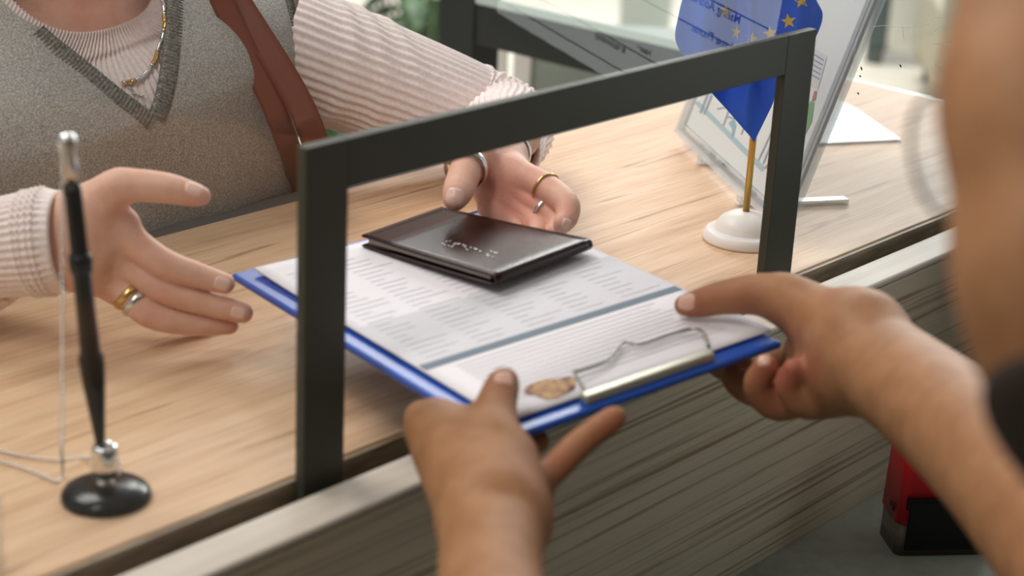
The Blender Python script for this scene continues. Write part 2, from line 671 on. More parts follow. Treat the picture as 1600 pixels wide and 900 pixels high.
# ------------------------------------------------------------------ setting: floor, walls, counter
ZF = -1.15
GY = 0.757            # plane of the glass screen
tag(box('floor', (-4, -3, ZF - 0.05), (9.5, 8.5, ZF), m_floor), kind='structure')
m_clerkfloor = mat('added_dark_floor', (58, 58, 56), 0.9)
tag(box('trim_1', (-3.9, -2.95, ZF), (9.4, 0.66, ZF + 0.008), m_clerkfloor), kind='structure')  # unseen dark layer, added to keep the reflection in the glass dark
tag(box('wall_front_blocker', (-4, -3.1, ZF), (9.5, -3, 2.2), mat('blocker_dark_grey', (60, 60, 58), 0.8)), kind='structure')  # unseen dark wall, added to block ambient and darken the glass reflection
tag(box('ceiling_blocker', (-4, -3, 2.05), (9.5, 0.25, 2.15), m_wallpaint), kind='structure')  # unseen slab, added to cut the ambient light falling on the clerk
tag(box('wall_back', (-4, 8.5, ZF), (9.5, 8.6, 4.0), mat('grey_wall_paint', (128, 130, 124), 0.8)), kind='structure')
tag(box('wall_left', (-4.1, -3, ZF), (-4, 8.6, 2.2), m_wallpaint), kind='structure')

counter = thing('service_counter', 'long oak topped service counter with grey grained front panel', 'counter')
box('worktop', (-0.6, 0.7665, -0.032), (1.905, 1.183, 0.0), m_oak, counter, 0.0012)
box('edge_strip', (-0.6, 0.7105, -0.010), (1.905, 0.7445, -0.0035), m_strip, counter, 0.0025, 3)
gr = box('groove', (-0.6, 0.7445, -0.034), (1.905, 0.7665, -0.026), m_dark, counter)
box('groove_lining', (-0.6, 0.7625, -0.026), (1.905, 0.7665, -0.0015), m_groove, counter)
box('back_edging', (-0.6, 1.183, -0.032), (1.905, 1.204, 0.0), mat('grey_edging', (104, 99, 94), 0.5), counter, 0.001)
box('front_panel', (-0.6, 0.711, -0.85), (1.905, 0.732, -0.010), m_panel, counter)
box('customer_panel', (-0.6, 1.15, ZF), (1.905, 1.17, -0.032), m_panel, counter)
box('end_panel', (1.88, 0.732, ZF), (1.905, 1.15, -0.032), m_panel, counter)
box('end_panel', (-0.6, 0.732, ZF), (-0.575, 1.15, -0.032), m_panel, counter)

ZD = -0.2157
desk = thing('clerk_desk', 'dark grey desk top below the counter on the clerk side', 'desk')
box('desktop', (-0.6, -0.15, ZD - 0.03), (1.905, 0.7105, ZD), m_desk, desk, 0.002)
box('side_panel', (-0.6, -0.1, ZF), (-0.575, 0.7, ZD - 0.03), m_panel, desk)
box('side_panel', (1.88, -0.1, ZF), (1.905, 0.7, ZD - 0.03), m_panel, desk)

# ------------------------------------------------------------------ glass screen with the black opening frame
FX0, FX1, FZ = 0.6865, 1.2275, 0.2155
win = thing('service_opening_frame', 'black flat steel frame around the service opening in the glass screen', 'frame')
bm = bmesh.new(); bm_box(bm, (FX0, GY - 0.004, -0.026), (FX0 + 0.034, GY + 0.004, FZ), 0.0006); link('frame_post', bm, m_frame, win, False)
bm = bmesh.new(); bm_box(bm, (FX1 - 0.040, GY - 0.004, -0.026), (FX1, GY + 0.004, FZ), 0.0006); link('frame_post', bm, m_frame, win, False)
bm = bmesh.new(); bm_box(bm, (FX0 + 0.034, GY - 0.004, FZ - 0.031), (FX1 - 0.040, GY + 0.004, FZ), 0.0006); link('frame_bar', bm, m_frame, win, False)

gt = 0.0015
bm = bmesh.new()
outl = [(-0.6, -0.025), (FX0, -0.025), (FX0, FZ), (FX1, FZ), (FX1, -0.025), (1.9, -0.025), (1.9, 0.95), (-0.6, 0.95)]
fa = [bm.verts.new((x, GY - gt, z)) for x, z in outl]; fb = [bm.verts.new((x, GY + gt, z)) for x, z in outl]
bm.faces.new(fa); bm.faces.new(fb[::-1])
for k in range(8): bm.faces.new([fa[k], fb[k], fb[(k + 1) % 8], fa[(k + 1) % 8]])
bmesh.ops.recalc_face_normals(bm, faces=bm.faces)
g = link('window_1', bm, m_glass, None, False)
tag(g, 'clear glass screen standing in the counter groove', kind='structure')

# scratches and specks on the glass (right-hand pane)
m_scratch = mat('glass_scratch', (235, 232, 225), 0.5)
sc_parts = []
for pts in ([(1365, 42), (1380, 40), (1400, 42), (1425, 43), (1452, 37)], [(1458, 28), (1476, 27)], [(1454, 58), (1462, 47), (1468, 42)],
            [(1501, 52), (1500, 72), (1494, 95), (1484, 112)], [(1460, 99), (1466, 106), (1474, 111)], [(1334, 102), (1335, 85), (1339, 60)],
            [(1455, 69), (1480, 69), (1500, 68)], [(1410, 45), (1412, 60)]):
    P3 = [ony(x, y, GY - gt - 0.0003) for x, y in pts]
    sc_parts.append(tube_np(spline(P3, 14), np.full(14, 0.00014), 5))
V, F = join_np(sc_parts)
link('scratch_marks', from_np('scratch_marks', V, F), m_scratch, g)
sp = []
for x, y, a in ((1346, 107, 3.2), (1344, 119, 1.4), (1407, 103, 2.6), (1341, 146, 1.8)):
    P3 = [ony(x - 1, y - a, GY - gt - 0.0004), ony(x, y, GY - gt - 0.0004), ony(x + 1.2, y + a, GY - gt - 0.0004)]
    sp.append(tube_np(spline(P3, 6), np.array([0.2, 0.5, 0.7, 0.7, 0.5, 0.2]) * 0.001, 6))
V, F = join_np(sp)
link('dirt_speck', from_np('dirt_speck', V, F), mat('brown_dirt', (96, 62, 50), 0.8), g)

# ------------------------------------------------------------------ side partition at the counter end, and the bottom edge of its glass
part = thing('side_partition', 'black steel post and rail carrying a glass sheet at the far end of the counter', 'partition')
box('post', (1.904, 1.738, ZF), (1.962, 1.806, 0.9), m_blackmatt, part, 0.002)
box('rail', (1.908, 1.187, -0.072), (1.932, 1.738, -0.012), m_blackmatt, part, 0.002)
m_gedge = mat('green_glass_edge', (196, 212, 206), 0.15)
box('glass_edge', (1.906, 0.77, -0.0125), (1.9125, 1.738, -0.0005), m_gedge, part, 0.001)
box('glass_sheet', (1.908, 0.77, 0.0), (1.911, 1.738, 0.9), m_glass, part)

# ------------------------------------------------------------------ clerk's monitor (seen mirrored in the glass screen)
dv = 1.8
K = at(1168, 253, dv)
hv = R3 @ np.array([-1380 - 800, -1261 - 450, FPX]); hv /= np.linalg.norm(hv)
uv = np.array([0, 0, 1.0]) - hv[2] * hv; uv /= np.linalg.norm(uv)
flip = np.array([1, -1, 1.0])
Kr = K * flip + np.array([0, 2 * GY, 0])
er = hv * flip
ur = uv * flip
nr_ = np.cross(er, ur)            # out of the screen
if nr_ @ (np.array([0.6, 0.2, 0.2]) - Kr) < 0: nr_ = -nr_


def scr(px, py):
    """mirrored pixel -> (along, up) on the monitor screen"""
    r = ray(px, py)
    nv = np.cross(hv, uv)
    t = ((K - CAM) @ nv) / (r @ nv)
    q = CAM + r * t - K
    return q @ hv, q @ uv


def scr_pt(a, b, o=0.0):
    return Kr + er * a + ur * b + nr_ * o


SW, SH = scr(772, 28)[0], 0.36
mon = thing('form_display', 'tilted display showing a form, mirrored in the glass above the opening', 'monitor')
m_scr = bpy.data.materials.new('lit_screen'); m_scr.use_nodes = True
b_ = m_scr.node_tree.nodes['Principled BSDF']
b_.inputs['Base Color'].default_value = (0.02, 0.02, 0.02, 1)
b_.inputs['Emission Color'].default_value = (0.93, 1.0, 0.95, 1)
b_.inputs['Emission Strength'].default_value = 2.2
m_ink = mat('screen_ink', (8, 10, 14), 0.6)


def slab(bm, a0, a1, b0, b1, o0, o1):
    vs = [bm.verts.new(scr_pt(a, b, o)) for o in (o0, o1) for a, b in ((a0, b0), (a1, b0), (a1, b1), (a0, b1))]
    for q in ((0, 1, 2, 3), (4, 5, 6, 7), (0, 1, 5, 4), (1, 2, 6, 5), (2, 3, 7, 6), (3, 0, 4, 7)):
        bm.faces.new([vs[i] for i in q])
    bmesh.ops.recalc_face_normals(bm, faces=bm.faces)


bm = bmesh.new(); slab(bm, -0.012, SW + 0.012, -0.02, SH + 0.012, -0.03, -0.001); link('casing', bm, m_black, mon, False)
bm = bmesh.new(); slab(bm, 0, SW, 0, SH, -0.001, 0.0); scrn = link('screen', bm, m_scr, mon, False)
bm = bmesh.new()
c0 = scr_pt(SW / 2, 0.05, -0.045)
bm_box(bm, (c0[0] - 0.02, c0[1] - 0.02, ZD + 0.01), (c0[0] + 0.02, c0[1] + 0.02, 0.1), 0.004)
bm_box(bm, (c0[0] - 0.11, c0[1] - 0.11, ZD), (c0[0] + 0.09, c0[1] + 0.09, ZD + 0.012), 0.004)
link('stand', bm, m_black, mon, False)
bm = bmesh.new()
for (p, q) in (((1110, 0), (1158, 25)), ((1062, 30), (1140, 72)), ((845, 38), (960, 105)), ((930, 45), (1012, 95))):
    (a0, b0), (a1, b1) = scr(*p), scr(*q)
    b_m = (b0 + b1) / 2
    slab(bm, 0.01 if p[0] > 1000 else 0.05, SW - 0.02, b_m - 0.0008, b_m + 0.0008, 0.0002, 0.0006)
link('form_rule', bm, m_ink, scrn, False)


def text_mesh(name, s, size, place, m, parent, bold=False):
    cu = bpy.data.curves.new(name, 'FONT')
    cu.body = s; cu.size = size
    cu.offset = size * (0.03 if bold else 0.014)
    o = bpy.data.objects.new(name, cu)
    COL.objects.link(o)
    dg = bpy.context.evaluated_depsgraph_get(); dg.update()
    me = bpy.data.meshes.new_from_object(o.evaluated_get(dg))
    bpy.data.objects.remove(o)
    for v in me.vertices:
        v.co = Vector(place(v.co.x, v.co.y))
    me.update()
    me.materials.clear()
    return link(name, me, m, parent, False)


for s, px, py, sz, bo in (('Mailing Address:', 1153, 38, 0.0130, False), ('Home Phone:', 1147, 84, 0.0130, False),
                          ('Relationship', 974, 84, 0.0112, True), ('Name', 1014, 88, 0.0100, True)):
    a0, b0 = scr(px, py)
    text_mesh('form_text', s, sz, lambda x, y, a0=a0, b0=b0: scr_pt(a0 + x, b0 + y, 0.0006), m_ink, scrn, bo)

# ------------------------------------------------------------------ pen on a chained desk stand
B0 = Vector((0.587, 0.819, 0.0))
pen = thing('desk_pen_stand', 'black round desk pen holder with chrome socket on the oak worktop', 'pen holder')
bm = bmesh.new()
lathe(bm, [(0, 0), (0.0262, 0), (0.0270, 0.0012), (0.0268, 0.0035), (0.0250, 0.0062), (0.0205, 0.0085), (0.013, 0.0100), (0, 0.0108)], B0, n=64)
link('base', bm, m_black, pen)
sock_top = Vector(ony(166, 722, B0.y))
ax_s = Vector((0, 0, 1))
bm = bmesh.new()
lathe(bm, [(0, 0.0095), (0.0052, 0.0095), (0.0055, 0.0112), (0.0038, 0.0125), (0.0038, 0.0145), (0.0072, 0.0158), (0.0079, 0.0175), (0.0079, 0.0325), (0.0070, 0.0350), (0.0045, 0.0358), (0.0040, 0.0330), (0, 0.032)], B0, n=40)
link('socket', bm, m_chrome, pen)
penp = thing('chained_pen', 'slim black ballpoint pen standing upright in the chrome socket', 'pen')
tip = Vector((B0.x, B0.y, 0.0292))
tip = Vector(ony(158, 703, B0.y)); tip.z = max(tip.z, 0.0335)
top = Vector(ony(104, 212, B0.y + 0.012))
axp = (top - tip); Lp = axp.length


def on_pen(py):
    return (703 - py) / (703 - 212) * Lp


mp_ = m_per_px(1.07) * 1.18
bm = bmesh.new()
lathe(bm, [(0, 0), (6.2 * mp_, 0), (7.5 * mp_, on_pen(680)), (11 * mp_, on_pen(640)), (15.5 * mp_, on_pen(590)), (17 * mp_, on_pen(562)), (17 * mp_, on_pen(552)), (13.5 * mp_, on_pen(545)),
            (12.5 * mp_, on_pen(470)), (12 * mp_, on_pen(420)), (11.5 * mp_, on_pen(300)), (11 * mp_, on_pen(284)), (0, on_pen(284))], tip, axp, 32)
link('barrel', bm, m_black, penp)
bm = bmesh.new()
lathe(bm, [(0, on_pen(418)), (15 * mp_, on_pen(418)), (15.5 * mp_, on_pen(414)), (15.5 * mp_, on_pen(396)), (14 * mp_, on_pen(390)), (0, on_pen(390))], tip, axp, 32)
link('collar', bm, m_black, penp)
bm = bmesh.new()
lathe(bm, [(0, on_pen(284)), (10.5 * mp_, on_pen(284)), (10.5 * mp_, on_pen(235)), (12.5 * mp_, on_pen(228)), (13 * mp_, on_pen(216)), (9 * mp_, on_pen(209)), (0, on_pen(207))], tip, axp, 32)
link('cap', bm, m_chrome, penp)


def bead_chain(name, pts, r, m, parent=None, step=2.3):
    C_ = spline(pts, 600)
    s = np.concatenate([[0], np.cumsum(np.linalg.norm(np.diff(C_, axis=0), axis=1))])
    bm = bmesh.new()
    d = 0.0
    while d < s[-1]:
        p = [np.interp(d, s, C_[:, i]) for i in range(3)]
        bmesh.ops.create_icosphere(bm, subdivisions=1, radius=r, matrix=Matrix.Translation(p))
        d += r * step
    return link(name, bm, m, parent)


zc = 0.0016
pts = [ony(103, 214, B0.y + 0.012)] + [ony(97, y, B0.y + 0.010) for y in (222, 250, 330, 450, 560, 650)] + [ony(96, 700, B0.y + 0.014)]
lay = [onz(x, y, zc) for x, y in ((97, 742), (88, 752), (72, 746), (40, 733), (0, 722), (-60, 712), (-110, 700), (-60, 690), (0, 704), (45, 714), (90, 719), (130, 715))]
up_ = [np.array(B0) + q for q in (np.array([0.0005, -0.012, 0.012]), np.array([0.010, -0.006, 0.022]), np.array([0.008, 0.003, 0.030]), np.array([0.002, 0.009, 0.028]))]
up_ = [ony(150, 717, B0.y + 0.012), ony(172, 712, B0.y - 0.004), ony(186, 724, B0.y - 0.010), ony(185, 745, B0.y - 0.010)]
bead_chain('chain', pts + lay + up_, 0.0013, m_chrome, penp)

# ------------------------------------------------------------------ clear acrylic holder cut by the left frame edge
ah = thing('acrylic_leaflet_holder', 'corner of a clear acrylic holder on the worktop left of the pen stand', 'holder')
q0 = onz(13, 893, 0.0)
box('tray', (q0[0] - 0.08, q0[1], 0.0), (q0[0], q0[1] + 0.004, 0.046), m_acryl, ah, 0.001)
box('tray_side', (q0[0] - 0.004, q0[1] + 0.004, 0.0), (q0[0], q0[1] + 0.028, 0.046), m_acryl, ah, 0.001)
box('tray_back', (q0[0] - 0.08, q0[1] + 0.028, 0.0), (q0[0], q0[1] + 0.032, 0.046), m_acryl, ah, 0.001)

# ------------------------------------------------------------------ clipboard, its papers
cbA, cbB, cbC, cbD = [np.array(v) for v in ((0.802, 0.960, 0.054), (0.743, 0.641, 0.051), (0.974, 0.598, 0.065), (1.033, 0.918, 0.068))]
cex = (cbC - cbB); CW = np.linalg.norm(cex); cex /= CW
cez = np.cross(cex, cbA - cbB); cez /= np.linalg.norm(cez)
cey = np.cross(cez, cex); CL = (cbA - cbB) @ cey
CBM = Matrix(((cex[0], cey[0], cez[0], cbB[0]), (cex[1], cey[1], cez[1], cbB[1]), (cex[2], cey[2], cez[2], cbB[2]), (0, 0, 0, 1)))


def cb(px, py, o=0.0):
    """pixel -> local (x, y) on the plane o above the clipboard face"""
    r = ray(px, py)
    t = ((cbB + cez * o - CAM) @ cez) / (r @ cez)
    q = CAM + r * t - cbB
    return q @ cex, q @ cey


def cbw(x, y, o=0.0):
    return cbB + cex * x + cey * y + cez * o


clip = thing('clipboard', 'blue vinyl clipboard held over the counter through the service opening', 'clipboard')
box('board', (0, 0, -0.0056), (CW, CL, 0.0), m_board, clip, 0.0026, 4, CBM)
x0, y0 = cb(912, 632); x1, y1 = cb(1108, 560)
bx0, bx1 = x0, x1
m_clip = mat('pale_clip_metal', (196, 192, 176), 0.35, 0.6)
bm = bmesh.new()
bm_box(bm, (bx0, 0.004, 0.0), (bx1, 0.012, 0.0065), 0.0016, 3, CBM)
link('clip_base', bm, m_clip, clip, False)
wire = [cb(918, 628), cb(897, 603), cb(905, 598), cb(945, 580), cb(962, 563), cb(975, 550), cb(995, 553), cb(1010, 550), cb(1050, 536), cb(1082, 532), cb(1098, 540), cb(1106, 552)]
wz = [0.005, 0.0095, 0.0085, 0.0070, 0.0070, 0.0070, 0.0070, 0.0070, 0.0070, 0.0085, 0.0095, 0.005]
tube('clip_wire', spline([cbw(x, y, z) for (x, y), z in zip(wire, wz)], 90), 0.0011, mat('steel_wire', (150, 146, 138), 0.3, 0.9), clip, 10)
bm = bmesh.new()
for px in (1005, 1040):
    x, y = cb(px, 605)
    lathe(bm, [(0, 0), (0.003, 0), (0.003, 0.0015), (0.0015, 0.003), (0, 0.003)], cbw(x, 0.006, -0.0056), -cez, 16)
link('rivet', bm, m_chrome, clip)
paper = thing('form_papers', 'white printed form sheets under the clip of the blue clipboard', 'paper')
pA, pR = cb(370, 424, 0.003), cb(1203, 513, 0.003)
PX0, PX1 = 0.0135, pR[0]
PY0, PY1 = 0.0135, CL - 0.012
# the stack of sheets lifts a little at the far left corner
nx, ny = 24, 32
V, F = [], []


def sheet_z(u, v):
    return 0.0018 + 0.0035 * max(0, v - 0.45) ** 2 * 3 * (1 - u) ** 2 + 0.0012 * math.sin(v * 5 + u)* v


for s in (1, 0):
    for i in range(nx + 1):
        for j in range(ny + 1):
            u, v = i / nx, j / ny
            V.append(cbw(PX0 + (PX1 - PX0) * u, PY0 + (PY1 - PY0) * v, (sheet_z(u, v) + 0.0012) if s else sheet_z(u, v) * 0.9))
n1 = (nx + 1) * (ny + 1)
for i in range(nx):
    for j in range(ny):
        a = i * (ny + 1) + j
        F.append([a, a + ny + 1, a + ny + 2, a + 1]); F.append([n1 + a, n1 + a + 1, n1 + a + ny + 2, n1 + a + ny + 1])
rim = [i * (ny + 1) for i in range(nx + 1)] + [nx * (ny + 1) + j for j in range(1, ny + 1)] + [i * (ny + 1) + ny for i in range(nx - 1, -1, -1)] + [j for j in range(ny - 1, 0, -1)]
for a, b in zip(rim, rim[1:] + rim[:1]): F.append([a, n1 + a, n1 + b, b])
sheet = link('sheet', from_np('sheet', V, F), m_paper, paper)


def printed(name, rects, m, parent, lift=0.00025):
    """flat print on the sheet: rects in local (x0, x1, y0, y1)"""
    V, F = [], []
    for (xa, xb, ya, yb) in rects:
        k = len(V); n = max(2, int((xb - xa) / 0.012) + 1); mm = max(2, int((yb - ya) / 0.01) + 1)
        for i in range(n):
            for j in range(mm):
                x, y = xa + (xb - xa) * i / (n - 1), ya + (yb - ya) * j / (mm - 1)
                u, v = (x - PX0) / (PX1 - PX0), (y - PY0) / (PY1 - PY0)
                V.append(cbw(x, y, sheet_z(u, v) + 0.0012 + lift))
        for i in range(n - 1):
            for j in range(mm - 1):
                a = k + i * mm + j
                F.append([a, a + mm, a + mm + 1, a + 1])
    return link(name, from_np(name, V, F), m, parent)


yb0 = (cb(672, 590, .003)[1] + cb(1040, 441, .003)[1]) / 2
printed('header_band', [(PX0 + 0.001, PX1 - 0.002, yb0 - 0.0042, yb0 + 0.0042)], m_band, sheet)
ym = (cb(590, 528, .003)[1] + cb(905, 392, .003)[1]) / 2
printed('grey_field', [(PX0 + 0.001, PX1 - 0.001, yb0 + 0.0043, ym)], mat('pale_grey', (212, 209, 214), 0.75, 0, 0.2), sheet, 0.0001)  # even pale grey rectangle from the header band to mid sheet
rows = []
y = yb0 - 0.010
while y > 0.03:
    rows.append((PX0 + 0.02, PX1 - 0.015 - rng.random() * 0.03, y - 0.0005, y + 0.0005)); y -= 0.0055
y = yb0 + 0.012
while y < CL - 0.03:
    for k in range(5):
        a = PX0 + 0.012 + k * 0.042
        if a + 0.03 < PX1: rows.append((a, a + 0.012 + rng.random() * 0.024, y - 0.0004, y + 0.0004))
    y += 0.0075
printed('text_line', rows, mat('faint_text', (216, 213, 218), 0.75, 0, 0.2), sheet, 0.0004)
# small brown printed picture beside the clip
cx, cy = cb(862, 607, 0.003)
m_pic = mat('brown_picture', (140, 96, 70), 0.6)
noise_color(m_pic, [(0.36, (70, 34, 24)), (0.47, (140, 78, 48)), (0.56, (196, 156, 88)), (0.66, (120, 62, 40))], 75, (1, 1, 1), 5, 0.7, distort=1.5)
V, F = [cbw(cx, cy, 0.0036)], []
for k in range(40):
    a = 2 * math.pi * k / 40
    rr = 1 + 0.10 * math.sin(3 * a + 1) + 0.06 * math.sin(5 * a)
    V.append(cbw(cx + 0.0180 * rr * math.cos(a), cy + 0.0125 * rr * math.sin(a), 0.0036))
for k in range(40): F.append([0, 1 + k, 1 + (k + 1) % 40])
link('printed_picture', from_np('printed_picture', V, F), m_pic, sheet)

# ------------------------------------------------------------------ passport holder
pp = thing('passport_holder', 'shiny dark brown leather passport cover lying on the white papers', 'passport cover')
pa, pb, pc, pd = [np.array(v) for v in ((0.893, 0.923, 0.0735), (0.897, 0.788, 0.0775), (0.997, 0.792, 0.0805), (0.993, 0.927, 0.0755))]
pa, pb, pc, pd = [at(x, y, d) for x, y, d in ((565, 367, 1.352), (768, 428, 1.272), (918, 372, 1.342), (690, 323, 1.424))]
pex = (pa + pd) / 2 - (pb + pc) / 2; PWd = np.linalg.norm(pex); pex /= PWd      # from spine (B-C edge) to the open side
pn = np.cross(pc - pb, pex); pn /= np.linalg.norm(pn)
if pn[2] < 0: pn = -pn
TH = 0.0092
prof = []
for k in range(13):          # U section: top cover, rounded spine, lower cover
    a = math.pi * k / 12
    prof.append((-TH / 2 * math.sin(a), -TH / 2 + TH / 2 * math.cos(a)))


def pw(u, v, o):
    """u 0..1 along the spine b->c, v 0..1 spine to open side, o below the top face"""
    return (pb + (pc - pb) * u) * (1 - v) + (pa + (pd - pa) * u) * v + pn * o


def cover(lo_o, t):
    sec = [(1.0, 0.0)] + [(v, -0.0006 * math.sin(v * 3.1)) for v in (0.75, 0.5, 0.25, 0.06)]
    sec += [(s / PWd, o) for s, o in prof]
    sec += [(v, -TH - 0.0006 * math.sin(v * 3)) for v in (0.06, 0.25, 0.5, 0.75, 1.0)]
    return sec


bm = bmesh.new()
sec = cover(0, 0)
nu = 16
outer, inner = [], []
S2 = np.array([(v * PWd, o) for v, o in sec])
Tn = np.gradient(S2, axis=0); Tn /= np.linalg.norm(Tn, axis=1)[:, None]
In = np.stack([-Tn[:, 1], Tn[:, 0]], 1)     # candidate inward normal
if In[0][1] > 0: In = -In
I2 = S2 + In * 0.0016
for i in range(nu + 1):
    u = i / nu
    outer.append([bm.verts.new(pw(u, s / PWd, o)) for s, o in S2])
    inner.append([bm.verts.new(pw(u, s / PWd, o)) for s, o in I2])
ns = len(S2)
for i in range(nu):
    for j in range(ns - 1):
        bm.faces.new([outer[i][j], outer[i + 1][j], outer[i + 1][j + 1], outer[i][j + 1]])
        bm.faces.new([inner[i][j], inner[i][j + 1], inner[i + 1][j + 1], inner[i + 1][j]])
    for j in (0, ns - 1):
        bm.faces.new([outer[i][j], inner[i][j], inner[i + 1][j], outer[i + 1][j]])
for i in (0, nu):
    for j in range(ns - 1):
        bm.faces.new([outer[i][j], outer[i][j + 1], inner[i][j + 1], inner[i][j]])
bmesh.ops.recalc_face_normals(bm, faces=bm.faces)
cov = link('cover', bm, m_leather, pp)
bm = bmesh.new()
q = [pw(u, v, o) for o in (-0.0022, -0.0058) for u, v in ((0.03, 0.03), (0.97, 0.03), (0.97, 0.965), (0.03, 0.965))]
vs = [bm.verts.new(v) for v in q]
for fc in ((0, 1, 2, 3), (4, 5, 6, 7), (0, 1, 5, 4), (1, 2, 6, 5), (2, 3, 7, 6), (3, 0, 4, 7)): bm.faces.new([vs[i] for i in fc])
bmesh.ops.recalc_face_normals(bm, faces=bm.faces)
link('passport_pages', bm, mat('passport_pages', (150, 142, 130), 0.6), pp, False)
# stitched border and a worn line of silver embossing
stitch = []
for (u0, v0), (u1, v1) in (((0.03, 0.03), (0.03, 0.97)), ((0.97, 0.03), (0.97, 0.97)), ((0.03, 0.97), (0.97, 0.97))):
    for k in range(46):
        t0, t1 = k / 46, (k + 0.6) / 46
        P3 = [pw(u0 + (u1 - u0) * t, v0 + (v1 - v0) * t, 0.0001 - 0.0006 * math.sin((v0 + (v1 - v0) * t) * 3.1)) for t in (t0, t1)]
        stitch.append(tube_np(np.array(P3), [0.00022, 0.00022], 5))
V, F = join_np(stitch)
link('stitching', from_np('stitching', V, F), m_leather_edge, cov)


def pass_px(px, py):
    r = ray(px, py)
    t = ((pb - CAM) @ pn) / (r @ pn)
    q = CAM + r * t
    return q


bm = bmesh.new()
for k in range(30):
    t = k / 29
    x = 692 + 84 * t; y = 377 + 23 * t + rng.normal() * 4.0
    if rng.random() < 0.2: continue
    q = pass_px(x, y) + pn * 0.00005
    mtx = Matrix.Translation(q) @ frame_from(pn, pa - pb) @ Matrix.Rotation(rng.normal() * 0.8, 4, 'Z')
    if k % 2: bm_box(bm, (-0.0013, -0.00045, -0.0003), (0.0013, 0.00045, 0.0003), 0, 1, mtx)
    else: lathe(bm, [(0, 0), (0.0011, 0), (0.0008, 0.0003), (0, 0.0003)], q, pn, 10)
link('embossed_lettering', bm, m_silver, cov)

# ------------------------------------------------------------------ table flag
FB = np.array([1.2945, 0.8465, 0.0])
fl = thing('table_flag', 'blue cloth flag with yellow stars on a brass pole in a white domed base', 'flag')
bm = bmesh.new()
lathe(bm, [(0, 0), (0.0355, 0), (0.0366, 0.001), (0.0366, 0.0030), (0.0345, 0.0085), (0.0325, 0.0098), (0.0275, 0.0100), (0.0268, 0.0112), (0.0250, 0.0160), (0.0205, 0.0212), (0.0140, 0.0250), (0.006, 0.0268), (0, 0.027)], FB, n=64)
link('base', bm, m_white, fl)
ptop = ony(1178, -160, FB[1])
tube('pole', [FB + np.array([0, 0, 0.024]), FB * np.array([1, 1, 0]) + np.array([0, 0, ptop[2] * 0.5]), np.array([FB[0], FB[1], ptop[2]])], 0.0031, m_brass, fl, 16)
bm = bmesh.new(); bmesh.ops.create_uvsphere(bm, u_segments=16, v_segments=10, radius=0.0055, matrix=Matrix.Translation((FB[0], FB[1], ptop[2] + 0.004))); link('finial', bm, m_brass, fl)
rows_ = [(-150, 1168, 1192), (-100, 1120, 1222), (-40, 1080, 1255), (0, 1066, 1275), (25, 1060, 1285), (60, 1055, 1273), (90, 1069, 1250), (120, 1091, 1227), (145, 1112, 1213), (165, 1130, 1206), (190, 1152, 1194), (212, 1171, 1183), (221, 1176.5, 1179)]
RS = spline(rows_, 70)
nuf = 60
V, F = [], []
for y, xl, xr in RS:
    for i in range(nuf + 1):
        u = i / nuf
        x = xl + (xr - xl) * u
        g_ = (x - 1170) / 100
        amp = min(1, (xr - xl) / 120)
        dep = (ony(1175, y, FB[1]) - CAM) @ R3[:, 2] - 0.024 + amp * (0.010 * math.cos(g_ * 4.2 + 0.3) - 0.005 * math.sin(g_ * 9 + y * 0.012) - 0.010 * math.exp(-(g_ / 0.10) ** 2) + 0.003 * math.sin(y * 0.03 + g_ * 3))
        V.append(at(x, y, dep))
nr = len(RS)
for r in range(nr - 1):
    for i in range(nuf):
        a = r * (nuf + 1) + i
        F.append([a, a + 1, a + nuf + 2, a + nuf + 1])
cloth = link('cloth', from_np('cloth', V, F), m_flag, fl)
sm = cloth.modifiers.new('thick', 'SOLIDIFY'); sm.thickness = 0.0008; sm.offset = 0
bv = bvh_of(V, F)
for k, (sx, sy) in enumerate(((1132, 17), (1150, 50), (1174, 60), (1204, 52), (1233, 33), (1252, 1), (1112, -12), (1256, -30), (1240, -58), (1200, -75), (1160, -66), (1130, -44))):
    SV, SF = [], []
    for i in range(10):
        a = math.pi / 2 + i * math.pi / 5 + (0.15 if sx > 1190 else -0.2)
        r = 12.5 if i % 2 == 0 else 5.2
        wq = 1.0 if sx > 1190 else 0.72
        p, n = hit(bv, sx + r * math.cos(a) * wq, sy - r * math.sin(a), 0.0008)
        if p is None: break
        SV.append(p)
    if len(SV) < 10: continue
    p, n = hit(bv, sx, sy, 0.0008)
    SV.append(p)
    SF = [[10, i, (i + 1) % 10] for i in range(10)]
    link('star', from_np('star', SV, SF), m_star, cloth, False)

# ------------------------------------------------------------------ acrylic sign holder behind the flag
sh = thing('acrylic_sign_holder', 'clear acrylic sign holder with an illustrated notice leaning behind the flag', 'sign holder')
sP0, sP1 = onz(1061, 206, 0.013), onz(1226, 361, 0.013)
sb = sP1 - sP0; SWid = np.linalg.norm(sb); sb /= SWid
sn = np.array([-sb[1], sb[0], 0.0])
if sn @ np.array([1, 0, 0]) < 0: sn = -sn
la = math.radians(17)
su = math.cos(la) * np.array([0, 0, 1.0]) + math.sin(la) * sn
sf = np.cross(sb, su)
if sf @ (CAM - sP0) < 0: sf = -sf       # towards the camera side
SHt = 0.30


def sg(a, b, o=0.0):
    return sP0 + sb * a + su * b + sf * o


def sgl(px, py, o=0.0):
    r = ray(px, py)
    t = ((sP0 + sf * o - CAM) @ sf) / (r @ sf)
    q = CAM + r * t - sP0
    return q @ sb, q @ su


def sg_box(bm, a0, a1, b0, b1, o0, o1):
    vs = [bm.verts.new(sg(a, b, o)) for o in (o0, o1) for a, b in ((a0, b0), (a1, b0), (a1, b1), (a0, b1))]
    for q in ((0, 1, 2, 3), (4, 5, 6, 7), (0, 1, 5, 4), (1, 2, 6, 5), (2, 3, 7, 6), (3, 0, 4, 7)):
        bm.faces.new([vs[i] for i in q])


